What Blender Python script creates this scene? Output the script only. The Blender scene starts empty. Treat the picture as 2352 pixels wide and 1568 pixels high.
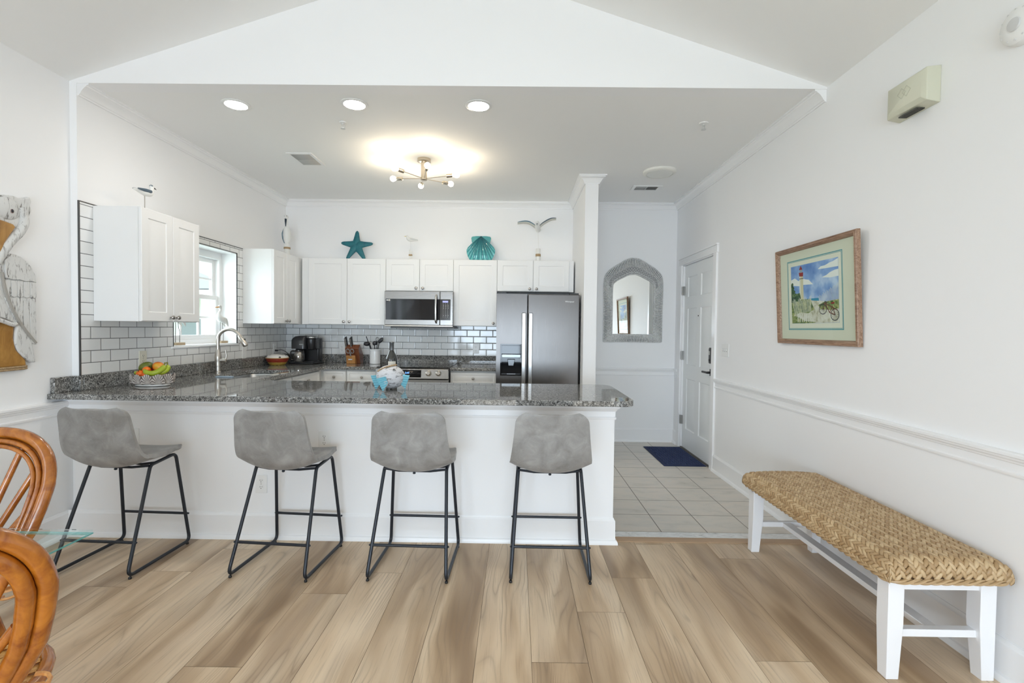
import bpy, bmesh, math, random
from mathutils import Vector, Matrix, Euler
S = bpy.context.scene
COL = S.collection
PI = math.pi
R = math.radians
random.seed(7)

# ------------------------------------------------------------------ camera
CAM_H = 1.36
def setup_camera():
    f, yaw, pitch, roll = 1124.1, -.0076, .025, .012
    cy, sy, cp, sp, cr, sr = math.cos(yaw), math.sin(yaw), math.cos(pitch), math.sin(pitch), math.cos(roll), math.sin(roll)
    fwd = Vector((sy*cp, cy*cp, -sp)); right = Vector((cy, -sy, 0)); down = fwd.cross(right)
    r2 = cr*right - sr*down; d2 = sr*right + cr*down
    m = Matrix((r2, -d2, -fwd)).transposed().to_4x4()
    m.translation = Vector((0, 0, CAM_H))
    cd = bpy.data.cameras.new('camera'); cam = bpy.data.objects.new('camera', cd); COL.objects.link(cam)
    cam.matrix_world = m
    cd.sensor_width = 36; cd.sensor_fit = 'HORIZONTAL'; cd.lens = f/2352*36
    cd.clip_start = .02; cd.clip_end = 200
    S.camera = cam
setup_camera()

# ------------------------------------------------------------------ world, daylight, exposure
S.view_settings.view_transform = 'Standard'; S.view_settings.look = 'None'
S.view_settings.exposure = 0.64; S.view_settings.gamma = 1; S.view_settings.use_curve_mapping = False
S.cycles.use_denoising = True
S.cycles.max_bounces = 12; S.cycles.diffuse_bounces = 8; S.cycles.glossy_bounces = 6
S.cycles.transmission_bounces = 10; S.cycles.transparent_max_bounces = 16
S.cycles.sample_clamp_indirect = 6; S.cycles.caustics_reflective = False; S.cycles.caustics_refractive = False
W = bpy.data.worlds.new('world'); S.world = W; W.use_nodes = True
bg = W.node_tree.nodes['Background']; bg.inputs[0].default_value = (.84, .92, 1, 1); bg.inputs[1].default_value = 1.9

def area(name, loc, rot, sx, sy, power, col):
    l = bpy.data.lights.new(name, 'AREA'); l.shape = 'RECTANGLE'; l.size = sx; l.size_y = sy
    l.energy = power; l.color = col
    o = bpy.data.objects.new(name, l); COL.objects.link(o); o.location = loc; o.rotation_euler = rot
    return o
# daylight through the glass doors behind the camera and the side window of the living room
area('daylight_rear', (-.4, -3.75, 1.0), (R(44), 0, 0), 3.3, 1.5, 165, (.68, .84, 1))
area('daylight_side', (-3.1, -.6, 1.45), (R(55), 0, R(-90)), 2.4, 1.5, 9, (.72, .87, 1))
area('daylight_kitchen', (-3.35, 4.45, 1.7), (R(90), 0, R(-90)), 1.0, 1.0, 13, (.80, .91, 1))

# ------------------------------------------------------------------ node helpers
class NT:
    def __init__(s, name):
        s.m = bpy.data.materials.new(name); s.m.use_nodes = True
        s.t = s.m.node_tree; s.t.nodes.clear()
        s.out = s.t.nodes.new('ShaderNodeOutputMaterial')
    def n(s, typ, ins=None, **kw):
        nd = s.t.nodes.new('ShaderNode' + typ)
        for k, v in kw.items(): setattr(nd, k, v)
        for k, v in (ins or {}).items():
            sk = nd.inputs[k]
            if isinstance(v, bpy.types.NodeSocket): s.t.links.new(v, sk)
            elif isinstance(v, bpy.types.Node): s.t.links.new(v.outputs[0], sk)
            else:
                if sk.type == 'RGBA' and len(v) == 3: v = (*v, 1)
                sk.default_value = v
        return nd
    def math(s, op, a, b=0.0, c=0.0, clamp=False):
        nd = s.n('Math', {0: a, 1: b, 2: c}, operation=op); nd.use_clamp = clamp; return nd.outputs[0]
    def vmul(s, v, k): return s.n('VectorMath', {0: v, 1: k}, operation='MULTIPLY').outputs[0]
    def vadd(s, v, k): return s.n('VectorMath', {0: v, 1: k}, operation='ADD').outputs[0]
    def noise(s, vec=None, scale=5., detail=2., rough=.5, dist=0., out=0):
        ins = {'Scale': scale, 'Detail': detail, 'Roughness': rough, 'Distortion': dist}
        if vec is not None: ins['Vector'] = vec
        return s.n('TexNoise', ins).outputs[out]
    def ramp(s, fac, stops, interp='LINEAR'):
        nd = s.n('ValToRGB', {0: fac}); cr = nd.color_ramp; cr.interpolation = interp
        while len(cr.elements) < len(stops): cr.elements.new(.5)
        for e, (p, c) in zip(cr.elements, stops):
            e.position = p; e.color = (*c, 1) if len(c) == 3 else c
        return nd.outputs[0]
    def mix(s, fac, a, b, blend='MIX'):
        nd = s.n('Mix', None, data_type='RGBA', blend_type=blend)
        for i, v in ((0, fac), (6, a), (7, b)):
            sk = nd.inputs[i]
            if isinstance(v, bpy.types.NodeSocket): s.t.links.new(v, sk)
            else: sk.default_value = (*v, 1) if (i > 0 and len(v) == 3) else v
        return nd.outputs[2]
    def bump(s, h, strength=.3, dist=.002):
        return s.n('Bump', {'Height': h, 'Strength': strength, 'Distance': dist}).outputs[0]
    def obj(s): return s.n('TexCoord').outputs['Object']
    def pbr(s, **ins):
        al = {'color': 'Base Color', 'rough': 'Roughness', 'metal': 'Metallic', 'normal': 'Normal', 'spec': 'Specular IOR Level',
              'trans': 'Transmission Weight', 'ior': 'IOR', 'coat': 'Coat Weight', 'coatr': 'Coat Roughness', 'emc': 'Emission Color',
              'ems': 'Emission Strength', 'aniso': 'Anisotropic', 'sheen': 'Sheen Weight', 'alpha': 'Alpha', 'sss': 'Subsurface Weight'}
        p = s.n('BsdfPrincipled', {al[k]: v for k, v in ins.items()})
        s.t.links.new(p.outputs[0], s.out.inputs[0]); return s.m

_mc = {}
def plain(name, color, rough=.5, metal=0., **kw):
    if name not in _mc:
        t = NT(name); _mc[name] = t.pbr(color=color, rough=rough, metal=metal, **kw)
    return _mc[name]

def m_paint(name, color, rough=.55, bump=.05, scale=180):
    t = NT(name); o = t.obj()
    h = t.noise(o, scale, 3)
    return t.pbr(color=color, rough=rough, normal=t.bump(h, bump, .001))
def m_emit(name, color, strength):
    t = NT(name); e = t.n('Emission', {0: color, 1: strength}); t.t.links.new(e.outputs[0], t.out.inputs[0]); return t.m
def m_thin_glass(name, tint=(1, 1, 1), gloss=.08):
    t = NT(name)
    tr = t.n('BsdfTransparent', {0: tint}); gl = t.n('BsdfGlossy', {0: (1, 1, 1), 'Roughness': .01})
    fr = t.n('Fresnel', {0: 1.45}); f = t.math('MULTIPLY', fr.outputs[0], gloss*10, clamp=True)
    f = t.math('MULTIPLY', f, t.math('SUBTRACT', 1.0, t.n('NewGeometry').outputs['Backfacing']))
    mx = t.n('MixShader', {0: f, 1: tr, 2: gl}); t.t.links.new(mx.outputs[0], t.out.inputs[0]); return t.m

WHITE = m_paint('wall_paint', (.875, .875, .88), .6)
CEIL = m_paint('ceiling_paint', (.88, .88, .87), .75, .08, 260)
TRIM = m_paint('trim_paint', (.88, .88, .885), .32, .02)
CAB = m_paint('cabinet_thermofoil', (.85, .85, .845), .35, .02)
CABIN = plain('cabinet_inside', (.55, .54, .52), .6)
BLACK = plain('black_plastic', (.012, .012, .013), .3)
DARK = plain('dark_gap', (.02, .02, .02), .8)
BLKGLASS = plain('black_glass', (.008, .008, .01), .05, spec=.35)
CHROME = plain('chrome', (.75, .75, .76), .12, 1.)
NICKEL = plain('brushed_nickel', (.56, .52, .47), .3, 1.)
KNOBM = plain('pewter_knob', (.42, .39, .36), .28, 1.)
PLASTW = plain('white_plastic', (.84, .84, .83), .3)
ALMOND = plain('almond_plastic', (.72, .69, .58), .4)
IRON = plain('black_powder_coat', (.022, .026, .034), .38, .3)

def m_steel(name, col, rough=.27, axis=2):
    t = NT(name); o = t.obj()
    k = [900, 900, 900]; k[axis] = 4
    h = t.noise(t.vmul(o, tuple(k)), 1, 2)
    rr = t.math('MULTIPLY_ADD', h, .14, rough-.07)
    return t.pbr(color=col, metal=1., rough=rr, normal=t.bump(h, .05, .0005), aniso=.3)
STEEL = m_steel('stainless_steel', (.29, .28, .268), .27, 0)
FRIDGE = m_steel('dark_stainless', (.125, .117, .112), .30, 2)

def m_granite():
    t = NT('granite'); o = t.obj()
    w = t.noise(o, 30, 2, out=1)
    v = t.vadd(o, t.vmul(w, (.02, .02, .02)))
    a = t.noise(t.vmul(v, (1, 1, 1)), 88, 3, .6, 1.4)
    c = t.ramp(a, [(0, (.008, .008, .009)), (.41, (.030, .031, .032)), (.48, (.14, .137, .13)), (.55, (.30, .295, .28)), (.66, (.56, .55, .53))])
    b = t.noise(v, 210, 3, .6, .8)
    c = t.mix(t.ramp(b, [(.28, (1, 1, 1)), (.38, (0, 0, 0))]), c, (.018, .018, .02))
    big = t.noise(o, 9, 2)
    c = t.mix(t.ramp(big, [(.35, (0, 0, 0)), (.75, (.28, .28, .28))]), c, (.20, .19, .175))
    return t.pbr(color=c, rough=.04, spec=.62)
GRANITE = m_granite()

def m_tile(axis, z0, off, bond=.5):
    t = NT('subway_tile_' + axis); o = t.obj()
    sp = t.n('SeparateXYZ', {0: o})
    u = sp.outputs[0 if axis == 'back' else 1]
    vv = t.n('CombineXYZ', {0: t.math('ADD', u, 20 + off), 1: t.math('SUBTRACT', sp.outputs[2], z0 - 10*.079), 2: 0.})
    br = t.n('TexBrick', {'Vector': vv.outputs[0], 'Color1': (.80, .80, .79), 'Color2': (.85, .85, .845), 'Mortar': (.10, .10, .10), 'Scale': 1., 'Mortar Size': .0022,
                          'Mortar Smooth': .1, 'Bias': 0., 'Brick Width': .158, 'Row Height': .079})
    br.offset = bond; br.squash = 1
    br2 = t.n('TexBrick', {'Vector': vv.outputs[0], 'Scale': 1., 'Mortar Size': .008, 'Mortar Smooth': 1., 'Brick Width': .158, 'Row Height': .079})
    br2.offset = bond
    f = br.outputs['Fac']
    h = t.math('SUBTRACT', 1.0, br2.outputs['Fac'])
    rough = t.math('MULTIPLY_ADD', f, .6, .08)
    return t.pbr(color=br.outputs['Color'], rough=rough, normal=t.bump(h, .6, .002), spec=.5)
TILE_L = m_tile('left', 1.027, .01)
TILE_S = m_tile('left', 1.027, -3.141+.158*4-20+.158*140-.474-1.422, 0.)
TILE_B = m_tile('back', 1.027, .03)

def m_floor_tile():
    t = NT('floor_tile_beige'); o = t.obj()
    sp = t.n('SeparateXYZ', {0: o})
    br = t.n('TexBrick', {'Vector': t.n('CombineXYZ', {0: t.math('SUBTRACT', sp.outputs[0], 1.0002-20*.3101), 1: t.math('SUBTRACT', sp.outputs[1], 3.5889-20*.3101), 2: 0.}).outputs[0],
                          'Color1': (.0, .0, .0), 'Color2': (1, 1, 1), 'Mortar': (.5, .5, .5), 'Scale': 1., 'Mortar Size': .0035, 'Mortar Smooth': .15, 'Brick Width': .3101, 'Row Height': .3101})
    br.offset = 0
    n = t.noise(t.vmul(o, (2.2, 5, 1)), 2.2, 4, .6, .6)
    c = t.ramp(n, [(.28, (.50, .46, .40)), (.45, (.60, .565, .51)), (.6, (.66, .60, .53)), (.75, (.62, .605, .57))])
    c = t.mix(t.math('MULTIPLY', br.outputs['Color'], .25), c, (.63, .62, .58))
    c = t.mix(br.outputs['Fac'], c, (.16, .135, .11))
    return t.pbr(color=c, rough=t.math('MULTIPLY_ADD', n, .2, .22), normal=t.bump(t.math('SUBTRACT', t.math('MULTIPLY', n, .15), br.outputs['Fac']), .4, .002))
FTILE = m_floor_tile()

def m_planks():
    t = NT('oak_plank'); uv = t.n('UVMap', None, uv_map='UVMap').outputs[0]
    at = t.n('Attribute', None, attribute_name='plank'); rnd = at.outputs['Color']
    r = t.n('SeparateColor', {0: rnd})
    v = t.vadd(uv, t.vmul(rnd, (37., 53., 0.)))
    wob = t.n('VectorMath', {0: v, 1: t.vmul(t.noise(t.vmul(v, (3, 1.2, 1)), 1, 2, out=1), (.16, .10, 0.))}, operation='ADD').outputs[0]
    broad = t.noise(t.vmul(wob, (6.0, .85, 1)), 1, 2.5, .5, .4)
    cath = t.noise(t.vmul(wob, (5.0, .38, 1)), 1, 1., .4, .3)
    ring = t.math('PINGPONG', t.math('MULTIPLY', cath, 50), 1.0)
    ring = t.ramp(ring, [(0, (1, 1, 1)), (.14, (.45, .45, .45)), (.5, (0, 0, 0))])
    grain = t.noise(t.vmul(t.vadd(v, t.vmul(t.noise(t.vmul(v, (3, 1.2, 1)), 1, 1, out=1), (.03, .03, 0.))), (110, 3.0, 1)), 1, 4, .7, .3)
    base = t.ramp(t.math('ADD', broad, t.math('MULTIPLY_ADD', r.outputs[0], .20, -.10)),
                  [(.30, (.27, .175, .10)), (.40, (.41, .29, .18)), (.49, (.54, .40, .265)), (.57, (.67, .525, .365)), (.70, (.77, .63, .465))])
    gr = t.ramp(t.noise(t.vmul(v, (6, .9, 1)), 1.3, 2), [(.42, (0, 0, 0)), (.62, (1, 1, 1))])
    base = t.mix(t.math('MULTIPLY', gr, t.math('MULTIPLY_ADD', r.outputs[1], .45, .08)), base, (.38, .30, .235))
    base = t.mix(t.math('MULTIPLY', r.outputs[2], .28), base, (.60, .42, .25))
    msk = t.ramp(t.noise(t.vmul(v, (4, 1.3, 1)), 1, 2), [(.46, (0, 0, 0)), (.60, (1, 1, 1))])
    c = t.mix(t.math('MULTIPLY', t.math('MULTIPLY', ring, msk), .50), base, (.24, .17, .115))
    c = t.mix(t.ramp(grain, [(.30, (.42, .42, .42)), (.48, (0, 0, 0))]), c, (.30, .21, .14))
    vo = t.n('TexVoronoi', {'Vector': t.vadd(t.vmul(v, (4.2, 1.5, 1)), t.vmul(t.noise(t.vmul(v, (30, 10, 1)), 1, 1, out=1), (.10, .10, 0.))), 'Scale': 1., 'Randomness': 1.})
    c = t.mix(t.ramp(vo.outputs['Distance'], [(.0, (.8, .8, .8)), (.03, (.5, .5, .5)), (.09, (0, 0, 0))]), c, (.13, .08, .05))
    return t.pbr(color=c, rough=t.math('MULTIPLY_ADD', grain, .25, .25), normal=t.bump(grain, .08, .0008), spec=.4)
PLANK = m_planks()
WOODNOSE = plain('threshold_wood', (.40, .27, .17), .4)

def m_marble():
    t = NT('threshold_marble'); o = t.obj()
    n = t.noise(t.vmul(o, (1, 2, 1)), 14, 5, .7, 1.5)
    return t.pbr(color=t.ramp(n, [(.3, (.45, .46, .47)), (.42, (.66, .67, .67)), (.6, (.76, .77, .77))]), rough=.2)
MARBLE = m_marble()

def m_wood(name, c1, c2, scale=(40, 4, 40), rough=.35, coat=.0, mixd=.5):
    t = NT(name); o = t.obj()
    n = t.noise(t.vmul(o, scale), 1, 4, .6, 1.2)
    return t.pbr(color=t.ramp(n, [(.3, c1), (.68, c2)]), rough=rough, coat=coat, coatr=.1, normal=t.bump(n, .08, .001))
def m_leather():
    t = NT('grey_suede_leather'); o = t.n('TexCoord').outputs['Object']
    info = t.n('ObjectInfo')
    v = t.vadd(o, t.n('CombineXYZ', {0: t.math('MULTIPLY', info.outputs['Random'], 9.), 1: 0., 2: 0.}).outputs[0])
    n = t.noise(v, 11, 4, .55, .8); s2 = t.noise(v, 28, 4, .75, 2.)
    c = t.ramp(n, [(.3, (.205, .198, .190)), (.55, (.28, .273, .264)), (.75, (.36, .354, .345))])
    c = t.mix(t.ramp(s2, [(.52, (0, 0, 0)), (.75, (.32, .32, .32))]), c, (.40, .39, .38))
    return t.pbr(color=c, rough=.5, normal=t.bump(t.noise(v, 420, 2), .12, .0006), sheen=.15)
LEATHER = m_leather()
RATTAN = m_wood('rattan_pole', (.22, .052, .004), (.46, .155, .015), (16, 16, 16), .22, .5)
RATTANP = m_wood('rattan_binding', (.55, .22, .06), (.66, .33, .11), (60, 60, 60), .35, .2)

# ------------------------------------------------------------------ mesh builder
def rot_to(d):
    return Vector((0, 0, 1)).rotation_difference(Vector(d).normalized()).to_matrix()

def fillet(pts, r, n=5, closed=False):
    """round the inner corners of a polyline"""
    P = [Vector(p) for p in pts]; out = []; L = len(P)
    for i, p in enumerate(P):
        if not closed and i in (0, L-1): out.append(p); continue
        a, b = P[i-1], P[(i+1) % L]
        da, db = (a-p), (b-p); la, lb = da.length, db.length
        da.normalize(); db.normalize()
        ang = da.angle(db)
        if ang > 3.1: out.append(p); continue
        t = min(r/math.tan(ang/2), la*.48, lb*.48)
        for k in range(n+1):
            s = k/n; q = (p+da*t).lerp(p, s).lerp(p.lerp(p+db*t, s), s); out.append(q)
    return out

def catmull(pts, n=6, closed=False):
    P = [Vector(p) for p in pts]; L = len(P); out = []
    for i in range(L if closed else L-1):
        g = lambda k: P[k % L] if closed else P[max(0, min(L-1, k))]
        p0, p1, p2, p3 = g(i-1), g(i), g(i+1), g(i+2)
        for k in range(n):
            t = k/n
            out.append(.5*((2*p1)+(p2-p0)*t+(2*p0-5*p1+4*p2-p3)*t*t+(3*p1-p0-3*p2+p3)*t**3))
    if not closed: out.append(P[-1])
    return out

class B:
    def __init__(s, org=(0, 0, 0)):
        s.v = []; s.f = []; s.mi = []; s.fc = []; s.org = Vector(org); s.xf = Matrix(); s.m = 0; s.col = None
    def add(s, vs, fs):
        b = len(s.v); s.v += [s.xf @ Vector(v) for v in vs]
        for f in fs: s.f.append([b+i for i in f]); s.mi.append(s.m); s.fc.append(s.col)
        return s
    def box(s, x0, x1, y0, y1, z0, z1):
        vs = [(x, y, z) for z in (z0, z1) for y in (y0, y1) for x in (x0, x1)]
        return s.add(vs, [(0, 2, 3, 1), (4, 5, 7, 6), (0, 1, 5, 4), (2, 6, 7, 3), (0, 4, 6, 2), (1, 3, 7, 5)])
    def tube(s, pts, r, n=10, closed=False, flat=1.):
        P = [Vector(p) for p in pts]; L = len(P)
        rr = r if isinstance(r, (list, tuple)) else [r]*L
        T = []
        for i in range(L):
            a = P[i-1] if (i or closed) else P[0]; b = P[(i+1) % L] if (i < L-1 or closed) else P[-1]
            d = (b-a); T.append(d.normalized() if d.length > 1e-9 else Vector((0, 0, 1)))
        u = T[0].orthogonal().normalized(); vs = []; frames = []
        for i in range(L):
            if i: u = (T[i-1].rotation_difference(T[i]).to_matrix() @ u); u = (u - T[i]*u.dot(T[i])).normalized()
            w = T[i].cross(u); frames.append((u.copy(), w))
            for k in range(n):
                a = 2*PI*k/n; vs.append(P[i] + (u*math.cos(a) + w*math.sin(a)*flat)*rr[i])
        fs = []
        off = 0
        if closed:
            u0 = frames[0][0]; uL = T[-1].rotation_difference(T[0]).to_matrix() @ frames[-1][0]
            ang = math.atan2(uL.dot(frames[0][1]), uL.dot(u0)); off = int(round(ang/(2*PI)*n))
        for i in range(L if closed else L-1):
            j = (i+1) % L; o = off if (closed and j == 0) else 0
            for k in range(n):
                k2 = (k+1) % n
                fs.append((i*n+k, i*n+k2, j*n+(k2+o) % n, j*n+(k+o) % n))
        if not closed: fs += [tuple(range(n-1, -1, -1)), tuple((L-1)*n+k for k in range(n))]
        return s.add(vs, fs)
    def rod(s, a, b, r, n=10): return s.tube([a, b], r, n)
    def lathe(s, prof, c=(0, 0, 0), n=24, axis=(0, 0, 1), sx=1., sy=1., a0=0.):
        M = rot_to(axis); c = Vector(c); vs = []; fs = []
        for (r, z) in prof:
            for k in range(n):
                a = 2*PI*k/n+a0; vs.append(c + M @ Vector((max(r, 1e-5)*math.cos(a)*sx, max(r, 1e-5)*math.sin(a)*sy, z)))
        for i in range(len(prof)-1):
            for k in range(n):
                k2 = (k+1) % n; fs.append((i*n+k, i*n+k2, (i+1)*n+k2, (i+1)*n+k))
        fs += [tuple(range(n-1, -1, -1)), tuple((len(prof)-1)*n+k for k in range(n))]
        return s.add(vs, fs)
    def cyl(s, c, r, h, n=24, axis=(0, 0, 1)): return s.lathe([(r, 0), (r, h)], c, n, axis)
    def ball(s, c, r, rot=None, n=16, m=10, fn=None):
        if not isinstance(r, (tuple, list)): r = (r, r, r)
        M = rot if rot is not None else Matrix.Identity(3); vs = []; fs = []; c = Vector(c)
        for i in range(m+1):
            th = PI*i/m
            for k in range(n):
                a = 2*PI*k/n; d = Vector((math.sin(th)*math.cos(a), math.sin(th)*math.sin(a), -math.cos(th)))
                q = 1. if fn is None else fn(d)
                vs.append(c + M @ Vector((d.x*r[0]*q, d.y*r[1]*q, d.z*r[2]*q)))
        for i in range(m):
            for k in range(n):
                k2 = (k+1) % n; fs.append((i*n+k, i*n+k2, (i+1)*n+k2, (i+1)*n+k))
        return s.add(vs, fs)
    def prism(s, poly, a, b, plane='XY', chamfer=0.):
        """poly in plane coordinates, extruded from a to b along the third axis"""
        def P(p, h):
            return {'XY': (p[0], p[1], h), 'XZ': (p[0], h, p[1]), 'YZ': (h, p[0], p[1])}[plane]
        n = len(poly); vs = [P(p, a) for p in poly] + [P(p, b) for p in poly]
        fs = [tuple(range(n-1, -1, -1)), tuple(range(n, 2*n))] + [(k, (k+1) % n, n+(k+1) % n, n+k) for k in range(n)]
        return s.add(vs, fs)
    def rings(s, loops, cap0=True, cap1=True, closed_v=False):
        n = len(loops[0]); vs = [p for l in loops for p in l]; fs = []
        L = len(loops)
        for i in range(L if closed_v else L-1):
            j = (i+1) % L
            for k in range(n):
                k2 = (k+1) % n; fs.append((i*n+k, i*n+k2, j*n+k2, j*n+k))
        if cap0 and not closed_v: fs.append(tuple(range(n-1, -1, -1)))
        if cap1 and not closed_v: fs.append(tuple((L-1)*n+k for k in range(n)))
        return s.add(vs, fs)
    def sweep(s, path, prof, z0=0., closed=False):
        """profile (offset to the left of travel, z) along an XY path with mitred corners"""
        P = [Vector((p[0], p[1])) for p in path]; L = len(P); loops = []
        for i in range(L):
            d1 = (P[i]-P[i-1]).normalized() if (i or closed) else None
            d2 = (P[(i+1) % L]-P[i]).normalized() if (i < L-1 or closed) else None
            if d1 is None: d1 = d2
            if d2 is None: d2 = d1
            n1 = Vector((-d1.y, d1.x)); n2 = Vector((-d2.y, d2.x)); nn = n1+n2
            nn = nn/ (nn.length_squared/2) if nn.length > 1e-6 else n1
            loops.append([(P[i].x+nn.x*o, P[i].y+nn.y*o, z0+z) for o, z in prof])
        return s.rings(loops, closed_v=closed)
    def frame(s, plane, a0, a1, c0, c1, w, d0, d1, w2=None, w3=None):
        """picture-frame of four boxes that never overlap; a = first axis, c = second axis"""
        w2 = w if w2 is None else w2; w3 = w2 if w3 is None else w3
        for p0, p1, q0, q1 in ((a0, a0+w, c0, c1), (a1-w, a1, c0, c1), (a0+w, a1-w, c0, c0+w2), (a0+w, a1-w, c1-w3, c1)):
            if plane == 'YZ': s.box(d0, d1, p0, p1, q0, q1)
            elif plane == 'XY': s.box(p0, p1, q0, q1, d0, d1)
            else: s.box(p0, p1, d0, d1, q0, q1)
        return s
    def panel_door(s, x0, x1, z0, z1, y, t=.02, m=.062, groove=True, g=1.):
        """raised-panel door facing -Y, its face at y, thickness t"""
        def rect(i, yy, r=.0):
            return [(x0+i, yy, z0+i), (x1-i, yy, z0+i), (x1-i, yy, z1-i), (x0+i, yy, z1-i)]
        m = min(m, (x1-x0)*.3, (z1-z0)*.3)
        loops = [rect(0, y+t), rect(0, y+.004), rect(.004, y), rect(m, y)]
        if groove: loops += [rect(m+.005*g, y+.0045), rect(m+.010*g, y+.0045), rect(m+.034*g, y+.0006)]
        return s.rings(loops, True, True)
    def build(s, name, mats, parent=None, bevel=0., seg=2, smooth=40, sub=0, tagv=None, solid=0., loc=None):
        me = bpy.data.meshes.new(name)
        me.from_pydata([v-s.org for v in s.v], [], s.f)
        if not isinstance(mats, (list, tuple)): mats = [mats]
        for m in mats: me.materials.append(m)
        if len(mats) > 1: me.polygons.foreach_set('material_index', s.mi)
        if any(c is not None for c in s.fc):
            ca = me.color_attributes.new('tint', 'FLOAT_COLOR', 'CORNER')
            for p in me.polygons:
                c = s.fc[p.index] or (0, 0, 0)
                for li in p.loop_indices: ca.data[li].color = (*c, 1)
        bm = bmesh.new(); bm.from_mesh(me); bmesh.ops.recalc_face_normals(bm, faces=bm.faces); bm.to_mesh(me); bm.free()
        if smooth:
            me.polygons.foreach_set('use_smooth', [True]*len(me.polygons)); me.set_sharp_from_angle(angle=R(smooth))
        o = bpy.data.objects.new(name, me); COL.objects.link(o)
        if parent is not None: o.parent = parent
        else: o.location = s.org if loc is None else loc
        if solid: md = o.modifiers.new('solid', 'SOLIDIFY'); md.thickness = solid; md.offset = 0
        if bevel: md = o.modifiers.new('bevel', 'BEVEL'); md.width = bevel; md.segments = seg; md.limit_method = 'ANGLE'; md.angle_limit = R(35); md.harden_normals = False
        if sub: md = o.modifiers.new('sub', 'SUBSURF'); md.levels = sub; md.render_levels = sub
        return o

def tag(o, label, cat, group=None, kind=None):
    o['label'] = label; o['category'] = cat
    if group: o['group'] = group
    if kind: o['kind'] = kind
    return o
def thing(name, label, cat, loc=(0, 0, 0), rz=0., group=None, rot=None):
    o = bpy.data.objects.new(name, None); COL.objects.link(o); o.empty_display_size = .05
    o.location = loc; o.rotation_euler = rot if rot else (0, 0, rz)
    return tag(o, label, cat, group)
def struct(o): o['kind'] = 'structure'; return o
def dup(root, loc, rz=0., label=None, group=None):
    def cp(o, par):
        c = o.copy(); COL.objects.link(c); c.parent = par
        for ch in [x for x in bpy.data.objects if x.parent == o]: cp(ch, c)
        return c
    r = cp(root, None); r.location = loc; r.rotation_euler = (0, 0, rz)
    if label: r['label'] = label
    if group: r['group'] = group
    return r
def text(name, body, size, mat, parent, M, ext=.0003, align='CENTER', sx=1.):
    c = bpy.data.curves.new(name, 'FONT'); c.body = body; c.size = size; c.extrude = ext; c.align_x = align; c.align_y = 'CENTER'
    c.materials.append(mat); o = bpy.data.objects.new(name, c); COL.objects.link(o); o.parent = parent
    bpy.context.view_layer.update()
    me = bpy.data.meshes.new_from_object(o.evaluated_get(bpy.context.evaluated_depsgraph_get())); bpy.data.objects.remove(o); me.name = name
    o = bpy.data.objects.new(name, me); COL.objects.link(o); o.parent = parent
    o.matrix_local = M @ Matrix.Diagonal((sx, 1, 1, 1)); return o
FACE_MY = lambda x, y, z: Matrix.Translation((x, y, z)) @ Matrix.Rotation(PI/2, 4, 'X')      # text facing -Y

def keyed(name, c1, c2, rough=.6, k=1.):
    """material whose colour follows the 'tint' attribute"""
    t = NT(name); a = t.n('Attribute', None, attribute_name='tint')
    return t.pbr(color=t.mix(t.n('SeparateColor', {0: a.outputs['Color']}).outputs[0], c1, c2), rough=rough)
# ------------------------------------------------------------------ the room
XL, XLL, XR, YB, YH, YR = -2.82, -2.866, 1.942, 5.98, 3.137, -3.6
ZC, ZE, SL, XM = 2.896, 2.908, .324, -.462
ZRG = ZE + SL*(XM-XLL); T = .16
ZT = .930                      # worktop height

def planks():
    me = bpy.data.meshes.new('floor'); vs = []; fs = []; uvs = []; cols = []; mi = []
    joint = {0: 1.969, 1: 2.333, 2: 2.665, 3: 3.091, 4: 2.0, 5: 2.914, -4: 2.678, -5: 2.457, -6: 1.91, -8: 2.941, -9: 2.659, -10: 2.49, -1: 3.3, -2: 3.24, -3: 3.28, -7: 3.26, 6: 3.25, 7: 3.3}
    rr = random.Random(11); g = .0008
    w = .2315
    y0, y1 = YR, 3.15
    for k in range(-13, 9):
        xa, xb = max(.081+k*w, XLL), min(.081+(k+1)*w, XR)
        if xb-xa < .01: continue
        j = joint.get(k, rr.uniform(3.3, 4.1)); Ls = 1.52
        ys = [j - i*Ls for i in range(-2, 8)]
        ys = sorted([y for y in ys if y0 < y < y1] + [y0, y1])
        for a, b in zip(ys[:-1], ys[1:]):
            c = (rr.random(), rr.random(), rr.random(), 1); i = len(vs)
            q = [(xa+g, a+g), (xb-g, a+g), (xb-g, b-g), (xa+g, b-g)]
            vs += [(x, y, 0) for x, y in q]; fs.append((i, i+1, i+2, i+3)); mi.append(0)
            uvs += [(x-xa, y-a) for x, y in q]; cols += [c]*4
    i = len(vs); q = [(XLL-.05, y0-.2), (XR+.05, y0-.2), (XR+.05, y1), (XLL-.05, y1)]
    vs += [(x, y, -.0025) for x, y in q]; fs.append((i, i+1, i+2, i+3)); mi.append(1); uvs += [(0, 0)]*4; cols += [(0, 0, 0, 1)]*4
    me.from_pydata(vs, [], fs); me.materials.append(PLANK); me.materials.append(plain('plank_gap', (.17, .115, .075), .8))
    me.polygons.foreach_set('material_index', mi)
    me.uv_layers.new(name='UVMap'); me.color_attributes.new('plank', 'FLOAT_COLOR', 'CORNER'); me.update()
    me.uv_layers['UVMap'].data.foreach_set('uv', [c for p in uvs for c in p])
    me.color_attributes['plank'].data.foreach_set('color', [c for p in cols for c in p])
    o = bpy.data.objects.new('floor', me); COL.objects.link(o); struct(o)
planks()
struct(B().box(XLL-.1, XR+.3, 3.24, YB+.1, -.05, .004).build('floor_tiles', FTILE))
struct(B().box(.60, XR, 3.176, 3.262, -.04, .012).build('trim_1', MARBLE, bevel=.003))
b = B(); b.sweep([(XR, 3.124), (.60, 3.124)], [(0, -.0), (0, .006), (-.018, .012), (-.052, .0125), (-.052, 0)])
struct(b.build('trim_2', WOODNOSE))

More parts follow.
